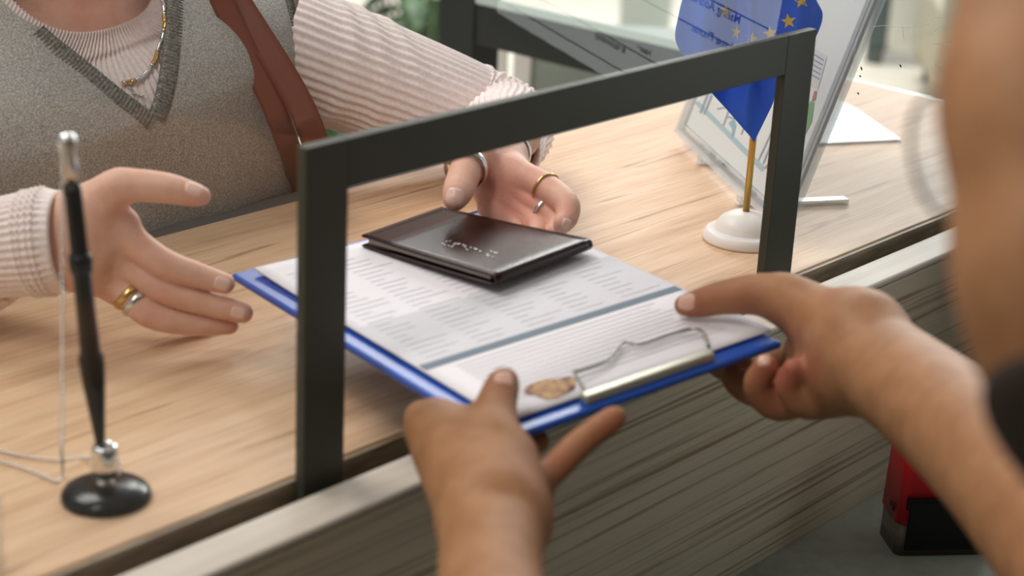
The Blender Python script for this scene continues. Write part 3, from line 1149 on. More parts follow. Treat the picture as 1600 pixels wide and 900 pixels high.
bm = bmesh.new(); sg_box(bm, 0, SWid, 0, SHt, 0.0018, 0.0038); bmesh.ops.recalc_face_normals(bm, faces=bm.faces); link('front_plate', bm, m_acryl, sh, False)
bm = bmesh.new(); sg_box(bm, 0, SWid, 0, SHt, -0.0038, -0.0018); bmesh.ops.recalc_face_normals(bm, faces=bm.faces); link('back_plate', bm, m_acryl, sh, False)
bm = bmesh.new()
m_acr_edge = clear_mat('acrylic_edge', (0.95, 0.97, 0.97), 1.55, 0.06, 0.34, (248, 250, 252))
for a0, a1, b0, b1 in ((-0.002, SWid + 0.002, -0.002, 0.004), (-0.002, 0.003, 0.004, SHt), (SWid - 0.003, SWid + 0.002, 0.004, SHt), (0.012, 0.014, 0.010, SHt), (SWid - 0.014, SWid - 0.012, 0.010, SHt), (0.012, SWid - 0.012, 0.010, 0.0115)):
    sg_box(bm, a0, a1, b0, b1, -0.005, 0.005)
bmesh.ops.recalc_face_normals(bm, faces=bm.faces)
link('rim', bm, m_acr_edge, sh, False)
bm = bmesh.new(); sg_box(bm, 0.014, SWid - 0.014, 0.012, SHt - 0.004, -0.0006, 0.0006); bmesh.ops.recalc_face_normals(bm, faces=bm.faces)
notice = link('notice', bm, mat('notice_paper', (240, 242, 240), 0.7), sh, False)


def on_notice(name, polys, rgb, lift=0.0009):
    V, F = [], []
    for poly in polys:
        k = len(V)
        for x, y in poly:
            a, b = sgl(x, y, lift); V.append(sg(a, b, lift))
        F.append(list(range(k, k + len(poly))))
    return link(name, from_np(name, V, F), mat(name + '_ink', rgb, 0.7), notice, False)


def ln(x0, y0, x1, y1, w=1.0):
    dx, dy = x1 - x0, y1 - y0; l = math.hypot(dx, dy); nx_, ny_ = -dy / l * w, dx / l * w
    return [(x0 + nx_, y0 + ny_), (x1 + nx_, y1 + ny_), (x1 - nx_, y1 - ny_), (x0 - nx_, y0 - ny_)]


on_notice('floor_band', [[(1084, 160), (1092, 158), (1196, 262), (1190, 268)]], (176, 206, 214))
for q_ in (ln(1094, 176, 1106, 146, 1.6), ln(1100, 178, 1112, 148, 1.6), ln(1130, 196, 1146, 150), ln(1158, 210, 1170, 176), ln(1185, 250, 1208, 200), ln(1192, 256, 1212, 206), ln(1120, 170, 1132, 168), ln(1136, 182, 1150, 186)):
    on_notice('line_print', [q_], (160, 174, 182), 0.0012)
on_notice('seated_figure', [[(1138, 192), (1147, 186), (1150, 196), (1146, 212), (1142, 216), (1144, 202)]], (150, 190, 206), 0.0012)
on_notice('walking_figure', [[(1200, 255), (1206, 228), (1212, 226), (1210, 248), (1202, 264), (1194, 262)]], (206, 150, 140), 0.0012)
on_notice('standing_figure', [[(1256, 178), (1266, 158), (1272, 160), (1268, 190), (1258, 210), (1252, 206)]], (120, 176, 110), 0.0012)
on_notice('figure_face', [[(1268, 158), (1272, 142), (1276, 142), (1274, 156)]], (196, 120, 96), 0.0013)
on_notice('text_panel', [[(1268, 72), (1292, 88), (1278, 140), (1256, 124)]], (228, 226, 222), 0.0012)
on_notice('text_line', [ln(1270 + k * -1.6, 84 + k * 7.5, 1287 - k * 1.6, 94 + k * 7.5, 0.8) for k in range(5)], (120, 140, 186), 0.0015)
# feet: two clear clips in front, one bar at the back
for (fx, fy, fx2, fy2) in ((1098, 258, 1092, 236), (1160, 322, 1152, 300)):
    p = onz(fx, fy, 0.0)
    a, b = sgl(fx2 + 6, fy2 - 2)
    bm = bmesh.new()
    mtx = Matrix.Translation(p + np.array([0, 0, 0.0])) @ frame_from((0, 0, 1), sf * np.array([1, 1, 0]))
    bm_box(bm, (-0.030, -0.005, 0.0), (0.006, 0.005, 0.004), 0.001, 2, mtx)
    bm_box(bm, (-0.012, -0.005, 0.004), (-0.008, 0.005, 0.020), 0.001, 2, mtx)
    bm_box(bm, (0.001, -0.005, 0.004), (0.005, 0.005, 0.012), 0.001, 2, mtx)
    link('foot', bm, m_acr_edge, sh, False)
p = onz(1322, 318, 0.0); p2 = onz(1238, 322, 0.0)
dv_ = p2 - p; lv = np.linalg.norm(dv_)
bm = bmesh.new(); bm_box(bm, (0, -0.006, 0.0), (lv, 0.006, 0.006), 0.001, 2, Matrix.Translation(p) @ frame_from((0, 0, 1), dv_)); link('foot', bm, m_acr_edge, sh, False)

# clear plastic sleeve lying behind the sign holder
bm = bmesh.new()
q = [onz(1262, 229), onz(1408, 222), onz(1336, 172), onz(1290, 150), onz(1262, 152)]
lo_ = [bm.verts.new(v) for v in q]; hi_ = [bm.verts.new(v + np.array([0, 0, 0.003])) for v in q]
bm.faces.new(lo_); bm.faces.new(hi_)
for i in range(5): bm.faces.new([lo_[i], lo_[(i + 1) % 5], hi_[(i + 1) % 5], hi_[i]])
bmesh.ops.recalc_face_normals(bm, faces=bm.faces)
o = link('plastic_sleeve', bm, clear_mat('sleeve_plastic', (0.93, 0.96, 0.98), 1.1, 0.3, 0.3, (150, 166, 178)), None, False)
tag(o, 'flat pale plastic sleeve lying on the worktop behind the sign holder', 'document sleeve')

# ------------------------------------------------------------------ red self-inking stamp on the desk
st = thing('ink_stamp', 'red self inking stamp with black window on a smoky base standing on the desk', 'stamp')
s0, s1 = onz(1398, 869, ZD), onz(1548, 866, ZD)
sx = s1 - s0; sx[2] = 0; SL = np.linalg.norm(sx); sx /= SL
sy = np.array([-sx[1], sx[0], 0]);
if sy @ np.array([1, 1, 0]) < 0: sy = -sy
SM = Matrix(((sx[0], sy[0], 0, s0[0]), (sx[1], sy[1], 0, s0[1]), (0, 0, 1, ZD), (0, 0, 0, 1)))
SD = 0.046


def rounded_prism(bm, x0, x1, y0, y1, z0, z1, r, taper=0.0, mtx=SM, top_r=0.0):
    rings = []
    lv = [(z0, 0.0)] + ([(z1, taper)] if top_r == 0 else [(z1 - top_r, taper), (z1 - top_r * 0.4, taper + top_r * 0.25), (z1, taper + top_r)])
    for z, ins in lv:
        ring = []
        for cx_, cy_, a0 in ((x1 - r, y1 - r, 0), (x0 + r, y1 - r, 90), (x0 + r, y0 + r, 180), (x1 - r, y0 + r, 270)):
            for k in range(7):
                a = math.radians(a0 + k * 15)
                rr = max(r - ins, 0.0005)
                ring.append(bm.verts.new(mtx @ Vector((cx_ + rr * math.cos(a), cy_ + rr * math.sin(a), z))))
        rings.append(ring)
    n = len(rings[0])
    for a, b in zip(rings, rings[1:]):
        for i in range(n): bm.faces.new([a[i], a[(i + 1) % n], b[(i + 1) % n], b[i]])
    bm.faces.new(rings[0][::-1]); bm.faces.new(rings[-1])


bm = bmesh.new(); rounded_prism(bm, 0, SL, 0, SD, 0.0, 0.034, 0.007); link('base', bm, m_smoke, st)
bm = bmesh.new(); rounded_prism(bm, -0.0015, SL + 0.0015, -0.0015, SD + 0.0015, 0.030, 0.109, 0.009, 0.002, top_r=0.006); link('casing', bm, m_red, st)
bm = bmesh.new(); bm_box(bm, (0.007, -0.0032, 0.006), (SL - 0.007, 0.004, 0.052), 0.001, 2, SM); link('index_window', bm, m_black, st, False)
bm = bmesh.new(); bm_box(bm, (0.004, -0.0026, 0.044), (SL - 0.004, 0.004, 0.055), 0.0008, 2, SM); link('window_hood', bm, m_black, st, False)
bm = bmesh.new(); bm_box(bm, (-0.0022, 0.012, 0.036), (0.002, 0.022, 0.041), 0.0005, 2, SM); link('lock_button', bm, m_black, st, False)

# ------------------------------------------------------------------ people: shared pieces
def limb(js, k=0.004, **kw):
    """joints as (pixel x, pixel y, distance, radius in pixels)"""
    return chain([(at(x, y, d), r * m_per_px(d)) for x, y, d, r in js], k, **kw)


def person_mesh(name, pieces, m, spots):
    """pieces: (sdf, step) surfaces joined into one mesh"""
    parts = [surface(f, h) for f, h in pieces]
    V, F = join_np(parts)
    me = from_np(name, V, F)
    paint(me, V, spots)
    return link(name, me, m), V, F


def px_spots(lst):
    return [(at(x, y, d), r * m_per_px(d), a) for x, y, d, r, a in lst]


# ------------------------------------------------------------------ the customer
# her right hand (fingers at the clipboard corner)
h1_f = [
    limb([(182, 357, 1.292, 26), (249, 408, 1.292, 24), (312, 431, 1.296, 20), (351, 443, 1.298, 16.5)]),            # index
    limb([(176, 395, 1.300, 24), (250, 449, 1.300, 22.5), (322, 473, 1.304, 20), (379, 489, 1.306, 16.5)]),          # middle
    limb([(172, 432, 1.306, 23), (232, 490, 1.302, 22), (304, 506, 1.310, 18.5), (358, 508, 1.316, 15)]),            # ring
    limb([(176, 452, 1.322, 20), (236, 494, 1.326, 16), (290, 508, 1.338, 13.5), (324, 506, 1.346, 12)]),              # little
    limb([(150, 318, 1.278, 32), (190, 291, 1.270, 27), (254, 293, 1.268, 24.5), (296, 302, 1.268, 20), (314, 306, 1.268, 15.5)], 0.006),    # thumb
]
nb1 = R3 @ np.array([0.1, 0.1, 1.0])
h1_p = [
    limb([(60, 385, 1.285, 66), (112, 373, 1.285, 64)], 0.02, fn=nb1, fs=0.72),
    limb([(120, 350, 1.285, 46), (180, 360, 1.290, 29)]),
    limb([(120, 385, 1.290, 48), (178, 395, 1.298, 29)]),
    limb([(118, 405, 1.295, 46), (176, 430, 1.305, 27)]),
    limb([(125, 415, 1.305, 40), (180, 448, 1.318, 24)]),
    limb([(118, 345, 1.284, 44), (152, 318, 1.276, 35), (186, 293, 1.270, 28)]),
    limb([(150, 330, 1.284, 30), (196, 348, 1.290, 20)]),
]
# her left hand (thumb on the passport, fingers under its far edge)
h2_f = [
    limb([(742, 246, 1.418, 29), (729, 264, 1.398, 26), (717, 296, 1.378, 24.5), (711, 311, 1.372, 19)], 0.006),        # thumb
    limb([(800, 272, 1.430, 28), (850, 294, 1.412, 25), (884, 318, 1.392, 21), (886, 338, 1.382, 18.5), (880, 349, 1.376, 16)]),    # index
    limb([(806, 300, 1.428, 26), (846, 326, 1.410, 21), (872, 346, 1.398, 18), (868, 362, 1.386, 15)]),                # middle
    limb([(790, 318, 1.426, 25), (824, 340, 1.412, 19), (840, 356, 1.396, 16), (838, 366, 1.384, 14)]),                # ring
    limb([(770, 325, 1.426, 22), (792, 344, 1.414, 17), (806, 356, 1.398, 14), (806, 364, 1.388, 12)]),                # little
]
h2_p = [
    limb([(800, 222, 1.520, 47), (778, 244, 1.475, 42)], 0.02, fn=R3 @ np.array([0.4, 0.9, 0.3]), fs=0.72),
    limb([(780, 250, 1.460, 42), (800, 276, 1.432, 30)]),
    limb([(778, 262, 1.458, 40), (804, 298, 1.432, 28)]),
    limb([(768, 265, 1.455, 38), (790, 316, 1.430, 26)]),
    limb([(762, 262, 1.455, 34), (772, 322, 1.430, 23)]),
    limb([(774, 250, 1.452, 34), (746, 246, 1.422, 29)]),
    limb([(750, 262, 1.425, 25), (800, 296, 1.425, 20)]),
]
# torso frame: facing -Y over the counter, up axis leaning a little to her right
tU = np.array([-0.15, 0.04, 0.985]); tU /= np.linalg.norm(tU)
tF = np.array([-0.06, -1.0, 0.0]); tF -= tF.dot(tU) * tU; tF /= np.linalg.norm(tF)
tS = np.cross(tU, tF) * 1.0
if tS[0] < 0: tS = -tS
V_pt = ony(238, 182, 1.192)
tO = V_pt - tF * 0.112


def tw(s, t, q):
    return tO + tS * s + tU * t + tF * q


PROF = np.array([  # t, half width, half depth, forward shift
    [-0.55, 0.190, 0.105, -0.045], [-0.35, 0.188, 0.100, -0.040], [-0.20, 0.192, 0.100, -0.030], [-0.08, 0.204, 0.106, -0.008], [0.0, 0.214, 0.108, 0.004],
    [0.05, 0.218, 0.098, 0.004], [0.085, 0.202, 0.086, 0.004], [0.11, 0.145, 0.076, 0.004], [0.13, 0.096, 0.068, 0.008], [0.145, 0.070, 0.062, 0.012], [0.17, 0.062, 0.058, 0.02]])


def prof(t, j):
    return np.interp(t, PROF[:, 0], PROF[:, j])


tt = np.linspace(-0.55, 0.17, 145)
PS = np.stack([np.interp(tt, PROF[:, 0], PROF[:, j]) for j in (1, 2, 3)], 1)
for it in range(6):
    PS[1:-1] = (PS[:-2] + 2 * PS[1:-1] + PS[2:]) / 4


def torso_np(grow, t0, t1, nu, nt, rib=0, amp=0.0, ex=2.4, wr=None):
    V = []
    ts = np.linspace(t0, t1, nt)
    th = np.arange(nu) / nu * 2 * np.pi
    for t in ts:
        a, b, sh_ = [np.interp(t, tt, PS[:, j]) for j in range(3)]
        a += grow; b += grow
        c, s = np.cos(th), np.sin(th)
        x = np.sign(c) * np.abs(c) ** (2 / ex) * a
        y = np.sign(s) * np.abs(s) ** (2 / ex) * b
        r = 1 + 0 * th
        x2 = x; y2 = y
        if rib:
            # ribs evenly spaced along the girth
            seg = np.hypot(np.diff(np.append(x, x[0])), np.diff(np.append(y, y[0])))
            arc = np.concatenate([[0], np.cumsum(seg)[:-1]])
            dsp = amp * np.cos(arc / (arc[-1] + seg[-1]) * 2 * np.pi * rib)
            nrm = np.hypot(x / a ** 2, y / b ** 2) + 1e-9
            x2 = x + dsp * (x / a ** 2) / nrm; y2 = y + dsp * (y / b ** 2) / nrm
        tilt = 0.0
        if wr is not None:
            w = wr(x, t, y)
            y2 = y2 + w
        for i in range(nu):
            # the neckline dips at the front
            dip = -0.52 * t * math.sqrt(max(0, math.sin(th[i]))) if t > 0 else 0
            V.append(tw(x2[i], t + dip, y2[i] + sh_))
    i = np.arange(nt - 1)[:, None] * nu
    j = np.arange(nu)[None, :]
    F = np.stack([i + j, i + (j + 1) % nu, i + nu + (j + 1) % nu, i + nu + j], -1).reshape(-1, 4).tolist()
    return np.array(V), F


shL = at(470, 82, 1.70)
elL = at(784, 200, 1.745)
wrL = at(784, 240, 1.50)
shR = tw(-0.165, 0.055, -0.01)
wrR = at(100, 376, 1.285)
elR = at(-210, 420, 1.33)

neck0 = tw(0, 0.10, 0.004); neck1 = tw(-0.01, 0.23, 0.025)
hd = tw(-0.012, 0.345, 0.035)
core = [chain([(tw(0, -0.5, 0), 0.09), (tw(0, 0.02, 0), 0.085)], 0.02, fn=tS, fs=1.0),
        chain([(tw(-0.13, 0.03, 0), 0.05), (tw(0.13, 0.03, 0), 0.05)]),
        chain([(tw(0, 0.03, 0.0), 0.062), (neck0, 0.060), (neck1, 0.055)], 0.02),
        chain([(shL, 0.04), (elL, 0.034), (wrL + (elL - wrL) * 0.05, 0.022)], 0.01),
        chain([(shR, 0.04), (elR, 0.034), (wrR + (elR - wrR) * 0.05, 0.022)], 0.01),
        blob(hd + tF * 0.0 + tU * 0.015, (0.076, 0.092, 0.10)), blob(hd + tF * 0.045 - tU * 0.055, (0.052, 0.05, 0.055)),
        blob(hd + tF * 0.098 - tU * 0.012, (0.013, 0.018, 0.020)),
        blob(hd + tS * 0.076, (0.008, 0.016, 0.028)), blob(hd - tS * 0.076, (0.008, 0.016, 0.028)),
        chain([(hd + tF * 0.09 - tU * 0.05 - tS * 0.02, 0.008), (hd + tF * 0.09 - tU * 0.05 + tS * 0.02, 0.008)])]
spots = px_spots([(352, 443, 1.285, 22, .5), (383, 489, 1.295, 22, .6), (360, 508, 1.31, 20, .6), (316, 306, 1.26, 26, .45), (249, 405, 1.275, 20, .4), (240, 490, 1.285, 26, .4), (262, 460, 1.285, 30, .35),
                  (200, 300, 1.25, 20, .2), (712, 318, 1.36, 20, .4), (885, 325, 1.375, 30, .5), (780, 300, 1.41, 55, .75), (830, 320, 1.40, 40, .5), (150, 33, 1.5, 70, .25)])
spots += [(neck0 + tF * 0.06, 0.09, 0.2), (hd + tF * 0.09 - tU * 0.05, 0.02, 0.8)]
cust, cV, cF = person_mesh('person', [(body_sdf(h1_p, h1_f), 0.0012), (body_sdf(h2_p, h2_f), 0.0012), (body_sdf(core, [], 0.02), 0.005)], m_skin_f, spots)
tag(cust, 'woman in grey v neck vest and cream ribbed sweater handing over the clipboard and passport', 'person')
cbv = bvh_of(cV, cF)
nail(cbv, (347, 444), (361, 448), 0.0105, 0.0125, m_nail_f, cust)
nail(cbv, (372, 489), (388, 494), 0.0095, 0.011, m_nail_f, cust)
nail(cbv, (303, 294), (322, 301), 0.011, 0.0125, m_nail_f, cust)
nail(cbv, (710, 307), (708, 322), 0.0145, 0.0145, m_nail_f, cust)
nail(cbv, (886, 350), (880, 362), 0.008, 0.009, m_nail_f, cust)

# sweater: torso and both ribbed sleeves, all one garment
RIB = 64


def sleeve(path_pts, radii, ribs, amp, folds, n_len=260, n_round=None, flat=None, cuff=0.93):
    path = spline(path_pts, n_len)
    rr = spline([[r] for r in radii], n_len)[:, 0]
    nr_ = n_round or ribs * 9

    def disp(th, v):
        d = amp * np.cos(th * ribs) * (1 - 0.8 * np.clip((v - cuff) / 0.03, 0, 1))
        for (v0, w, h, tw_, ph) in folds:
            c = v0 + tw_ * np.cos(th - ph)
            d = d + h * np.exp(-((v - c) / w) ** 2)
        return d
    return tube_np(path, rr, nr_, disp, cap=False, flat=flat)


arm = [shL - (elL - shL) * 0.10, shL, shL + (elL - shL) * 0.35, shL + (elL - shL) * 0.7, elL + (shL - elL) * 0.10 , elL + (wrL - elL) * 0.10 + (elL - shL) * 0.01, elL + (wrL - elL) * 0.4, elL + (wrL - elL) * 0.72, wrL + (elL - wrL) * 0.13]
slL = sleeve(arm, [0.060, 0.060, 0.056, 0.052, 0.048, 0.045, 0.040, 0.036, 0.0325], 42, 0.0009,
             [(0.50, 0.012, 0.0028, 0.03, 1.0), (0.54, 0.012, 0.0032, 0.03, 0.6), (0.585, 0.014, 0.0035, 0.02, 0.2), (0.46, 0.012, 0.002, 0.03, 1.4), (0.63, 0.014, 0.003, 0.02, 0), (0.22, 0.014, 0.0022, 0.05, 2.0), (0.27, 0.014, 0.0022, 0.06, 2.0), (0.16, 0.014, 0.0022, 0.05, 1.6)], 300, cuff=0.84)
armR = [shR - (elR - shR) * 0.08, shR, (shR + elR) / 2, elR + (shR - elR) * 0.1, elR + (wrR - elR) * 0.15, elR + (wrR - elR) * 0.55, at(-20, 390, 1.292), at(40, 382, 1.288), at(72, 378, 1.286), at(98, 376, 1.285)]
px13 = m_per_px(1.285)
slR = sleeve(armR, [0.060, 0.060, 0.054, 0.050, 0.048, 0.045, 78 * px13, 80 * px13, 82 * px13, 79 * px13], 40, 0.0010,
             [(0.835, 0.007, 0.0018, 0.01, 0), (0.87, 0.008, 0.002, 0.01, 1.0), (0.905, 0.008, 0.0022, 0.008, 2.0), (0.80, 0.008, 0.002, 0.01, 1.0)], 320)
sw_t = torso_np(0.0, -0.30, 0.152, 1320, 130, 165, 0.0015, wr=lambda x, t, y: np.where(y > 0, 0.003 * np.clip((t - 0.108) / 0.008, 0, 1), 0))


def close_cuff(VF, n, inset, depth_dir):
    """turn the sleeve end inwards so that the cuff has a thick edge"""
    V, F = VF
    last = V[-n:]
    c = last.mean(0)
    r1 = c + (last - c) * 0.93 + depth_dir * 0.002
    r2 = c + (last - c) * 0.84 - depth_dir * 0.012
    k = len(V)
    V2 = np.vstack([V, r1, r2])
    for a, b in ((k - n, k), (k, k + n)):
        for i in range(n): F.append([a + i, a + (i + 1) % n, b + (i + 1) % n, b + i])
    return V2, F


dL = (wrL - elL) / np.linalg.norm(wrL - elL)
dR = (at(98, 376, 1.285) - at(40, 382, 1.288)); dR /= np.linalg.norm(dR)
slL = close_cuff(slL, 42 * 9, 0, dL)
slR = close_cuff(slR, 40 * 9, 0, dR)
V, F = join_np([sw_t, slL, slR])
sweater = link('sweater', from_np('sweater', V, F), m_knit, cust)
# collar: fine ribbed band round the base of the neck
cs = []
sbv = bvh_of(V, F)

# vest: outer shell with a V opening
neckL = [(-60, -50), (-20, -22), (20, 0), (75, 55), (130, 100), (185, 145), (238, 184)]
neckR = [(238, 184), (250, 150), (258, 105), (263, 60), (266, 20), (268, -25), (262, -60)]
vest_np = torso_np(0.0065, -0.55, 0.150, 420, 360, wr=lambda x, t, y: np.where(y > 0, 0.0022 * np.sin(26 * t + 40 * x) * np.clip((0.0 - t) / 0.1, 0, 1) + 0.002 * np.sin(x * 60 + t * 20) * np.clip((-t) / 0.1, 0, 1), 0))
vbv = bvh_of(*vest_np)


def on_vest(px, py, off=0.0):
    p, n = hit(vbv, px, py, off)
    return p, n


def walk(pix):
    out = []
    for x, y in spline(pix, 60):
        p, n = on_vest(x, y)
        if p is None or (out and np.linalg.norm(out[-1] - np.array(p)) > 0.05): break
        out.append(np.array(p))
    return np.array(out)


wl, wr_ = walk(neckL[::-1]), walk(neckR)
poly = np.vstack([wl[::-1], wr_[1:]])
ps, pt = (poly - tO) @ tS, (poly - tO) @ tU
# carry both edges on over the shoulders
l0 = np.array([ps[0] - ps[8], pt[0] - pt[8]]); l0 *= 0.15 / np.linalg.norm(l0)
r0 = np.array([ps[-1] - ps[-9], pt[-1] - pt[-9]]); r0 *= 0.15 / np.linalg.norm(r0)
ps = np.concatenate([[ps[0] + l0[0]], ps, [ps[-1] + r0[0]]]); pt = np.concatenate([[max(0.2, pt[0] + l0[1])], pt, [max(0.2, pt[-1] + r0[1])]])
V, F = vest_np
Vs, Vt, Vq = (V - tO) @ tS, (V - tO) @ tU, (V - tO) @ tF


def inside(s, t):
    c = np.zeros(len(s), bool)
    j = len(ps) - 1
    for i in range(len(ps)):
        cond = ((pt[i] > t) != (pt[j] > t)) & (s < (ps[j] - ps[i]) * (t - pt[i]) / (pt[j] - pt[i] + 1e-12) + ps[i])
        c ^= cond
        j = i
    return c


ins = inside(Vs, Vt) & (Vq > -0.0)
back_cut = (Vq <= 0) & (Vt > 0.115) & (np.abs(Vs) < 0.085)
F = [q for q in F if not all(ins[i] or back_cut[i] for i in q)]
used = sorted({i for q in F for i in q}); mp_i = {o_: k for k, o_ in enumerate(used)}
vest = link('vest', from_np('vest', V[used], [[mp_i[i] for i in q] for q in F]), m_wool, cust)
vm = vest.modifiers.new('thick', 'SOLIDIFY'); vm.thickness = 0.003; vm.offset = -1


def band(name, pix, w0, w1, m, parent, off=0.0035, n=140, rib_len=0.0032, thick=0.003, side=1, pts3=None):
    """knitted band laid on the vest along a line of pixels; spans w0..w1 metres to one side"""
    P, Nn = [], []
    for x, y in spline(pix, n):
        p, nrm = on_vest(x, y)
        if p is None or (P and (Vector(P[-1]) - p).length > 0.03): continue
        P.append(np.array(p)); Nn.append(np.array(nrm))
    if len(P) < 8: return None
    P, Nn = np.array(P), np.array(Nn)
    T = np.gradient(P, axis=0); T /= np.linalg.norm(T, axis=1)[:, None]
    for it in range(3): Nn[1:-1] = (Nn[:-2] + Nn[1:-1] * 2 + Nn[2:]) / 4
    Nn /= np.linalg.norm(Nn, axis=1)[:, None]
    W = np.cross(Nn, T) * side
    # resample finely for the ribs
    s = np.concatenate([[0], np.cumsum(np.linalg.norm(np.diff(P, axis=0), axis=1))])
    m_ = int(s[-1] / rib_len * 8)
    ss = np.linspace(0, s[-1], m_)
    I = lambda A: np.stack([np.interp(ss, s, A[:, i]) for i in range(3)], 1)
    P, Nn, W = I(P), I(Nn), I(W)
    rib = 0.00045 * np.cos(ss / rib_len * 2 * np.pi)
    sec = [(w0, -0.004), (w0, off - 0.0008), (w0 + (w1 - w0) * 0.12, off), (w0 + (w1 - w0) * 0.5, off + 0.0004), (w0 + (w1 - w0) * 0.88, off - 0.0002), (w1, 0.0)]
    V, F = [], []
    for i in range(len(P)):
        for j, (w, h) in enumerate(sec):
            V.append(P[i] + W[i] * w + Nn[i] * (h + (rib[i] if 0 < j < 5 else 0)))
    k = len(sec)
    for i in range(len(P) - 1):
        for j in range(k - 1):
            a = i * k + j
            F.append([a, a + 1, a + k + 1, a + k])
    return link(name, from_np(name, V, F), m, parent)


band('neck_ribbing', neckL[::-1], -0.003, 0.0125, m_wool_rib, vest, side=1)
band('neck_ribbing', neckR, -0.003, 0.0125, m_wool_rib, vest, side=-1)
band('armhole_ribbing', [(436, -30), (446, 10), (458, 60), (470, 110), (478, 150), (480, 190)], -0.010, 0.004, m_wool_rib, vest, side=-1)

# rings, bracelet, necklace: worn, so things of their own


def ring_on(name, a, b, rpx, wide, m, label, double=False, thick=0.0010):
    c = (at(*a) + at(*b)) / 2
    ax_ = at(*b) - at(*a)
    Rr = rpx * m_per_px(a[2])
    V, F = torus_np(c, ax_, Rr, thick, 56, 10, wide)
    return tag(link(name, from_np(name, V, F), m), label, 'ring', 'rings on the woman')


ring_on('finger_ring', (197, 458, 1.304), (205, 466, 1.304), 25.6, 2.4, m_gold, 'gold band on the ring finger of her hand at the clipboard corner', thick=0.0012)
ring_on('finger_ring', (208, 468, 1.304), (217, 476, 1.304), 25.4, 2.4, m_silver, 'silver band beside the gold one on her hand at the clipboard corner', thick=0.0012)
ring_on('finger_ring', (727, 266, 1.397), (729, 261, 1.401), 32.5, 3.4, m_silver, 'wide silver ring on the thumb resting on the passport cover', thick=0.0013)
ring_on('finger_ring', (856, 298, 1.409), (850, 294, 1.412), 26.5, 1.3, m_gold, 'thin gold ring on the forefinger bent round the passport edge', thick=0.0009)
ring_on('finger_ring', (848, 328, 1.409), (853, 332, 1.407), 22.5, 1.8, m_silver, 'silver ring low on the middle finger under the passport edge', thick=0.0009)
bc = at(783, 241, 1.480); bax = at(800, 222, 1.52) - at(778, 244, 1.475)
bm_ = np.array(frame_from(bax).to_3x3())
rad_ = []
for k in range(72):
    dr = Vector(bm_ @ np.array([math.cos(2 * math.pi * k / 72), math.sin(2 * math.pi * k / 72), 0]))
    q, _, _, dist = cbv.ray_cast(Vector(bc), dr, 0.06)
    rad_.append(dist if q is not None else 0.025)
rad_ = np.array(rad_)
for it in range(30): rad_ = np.maximum((np.roll(rad_, 1) + rad_ + np.roll(rad_, -1)) / 3, 0)
V, F = [], []
for k in range(72):
    dr = bm_ @ np.array([math.cos(2 * math.pi * k / 72), math.sin(2 * math.pi * k / 72), 0])
    for j in range(10):
        b = 2 * math.pi * j / 10
        V.append(bc + dr * (rad_[k] + 0.0026 + 0.0014 * math.cos(b)) + bm_[:, 2] * 0.0042 * math.sin(b))
        F.append([k * 10 + j, k * 10 + (j + 1) % 10, ((k + 1) % 72) * 10 + (j + 1) % 10, ((k + 1) % 72) * 10 + j])
V = np.array(V)
tag(link('bracelet', from_np('bracelet', V, F), m_silver), 'polished silver bangle on the wrist at the end of the cream sleeve', 'bracelet')

nk = thing('necklace', 'necklace of alternating silver and gold tubes over the cream collar', 'necklace')


def on_sw(px, py, off=0.0035):
    p, n = hit(sbv, px, py, off)
    return np.array(p) if p is not None else None


nkR = [(248, -18), (252, 0), (256, 22), (255, 48), (249, 75), (243, 96), (229, 116), (212, 127), (196, 131), (184, 132)]
nkL = [(30, -24), (45, -2), (55, 14), (64, 30), (74, 46)]
for pl in (nkR, nkL):
    P3 = []
    for x, y in spline(pl, 80)[::-1]:
        p = on_sw(x, y)
        if p is not None and (not P3 or np.linalg.norm(P3[-1] - p) < 0.012): P3.append(p)
    P3 = P3[::-1]
    if len(P3) < 12: continue
    C_ = spline(P3[::4], 160)
    s = np.concatenate([[0], np.cumsum(np.linalg.norm(np.diff(C_, axis=0), axis=1))])
    d, k = 0.004, 0
    while d < s[-1] - 0.004:
        ln_ = 0.019 if k % 2 == 0 else 0.013
        e = min(d + ln_, s[-1])
        seg = np.array([[np.interp(q, s, C_[:, i]) for i in range(3)] for q in np.linspace(d, e, 14)])
        V, F = tube_np(seg, [0.0019 if k % 2 == 0 else 0.0021] * 14, 12)
        link('tube_bead', from_np('tube_bead', V, F), m_silver if k % 2 == 0 else m_gold, nk)
        c = np.array([np.interp(min(e + 0.0016, s[-1]), s, C_[:, i]) for i in range(3)])
        V, F = torus_np(c, seg[-1] - seg[-3], 0.0016, 0.0008, 20, 8, 1.4)
        link('spacer_ring', from_np('spacer_ring', V, F), m_silver, nk)
        d = e + 0.0034; k += 1
pnd = [on_sw(203, 131), on_sw(205, 139), on_sw(212, 146), on_sw(220, 150)]
if all(p is not None for p in pnd):
    parts_ = [torus_np(p, (0.3, 0.2 * (i % 2), 1), 0.0019, 0.0006, 20, 8) for i, p in enumerate(pnd)]
    V, F = join_np(parts_)
    link('clasp_links', from_np('clasp_links', V, F), m_silver, nk)

# shoulder bag: two leather straps over her left shoulder, bag body hanging behind the counter
bag = thing('shoulder_bag', 'brown leather shoulder bag with two straps hanging from the woman shoulder', 'bag')


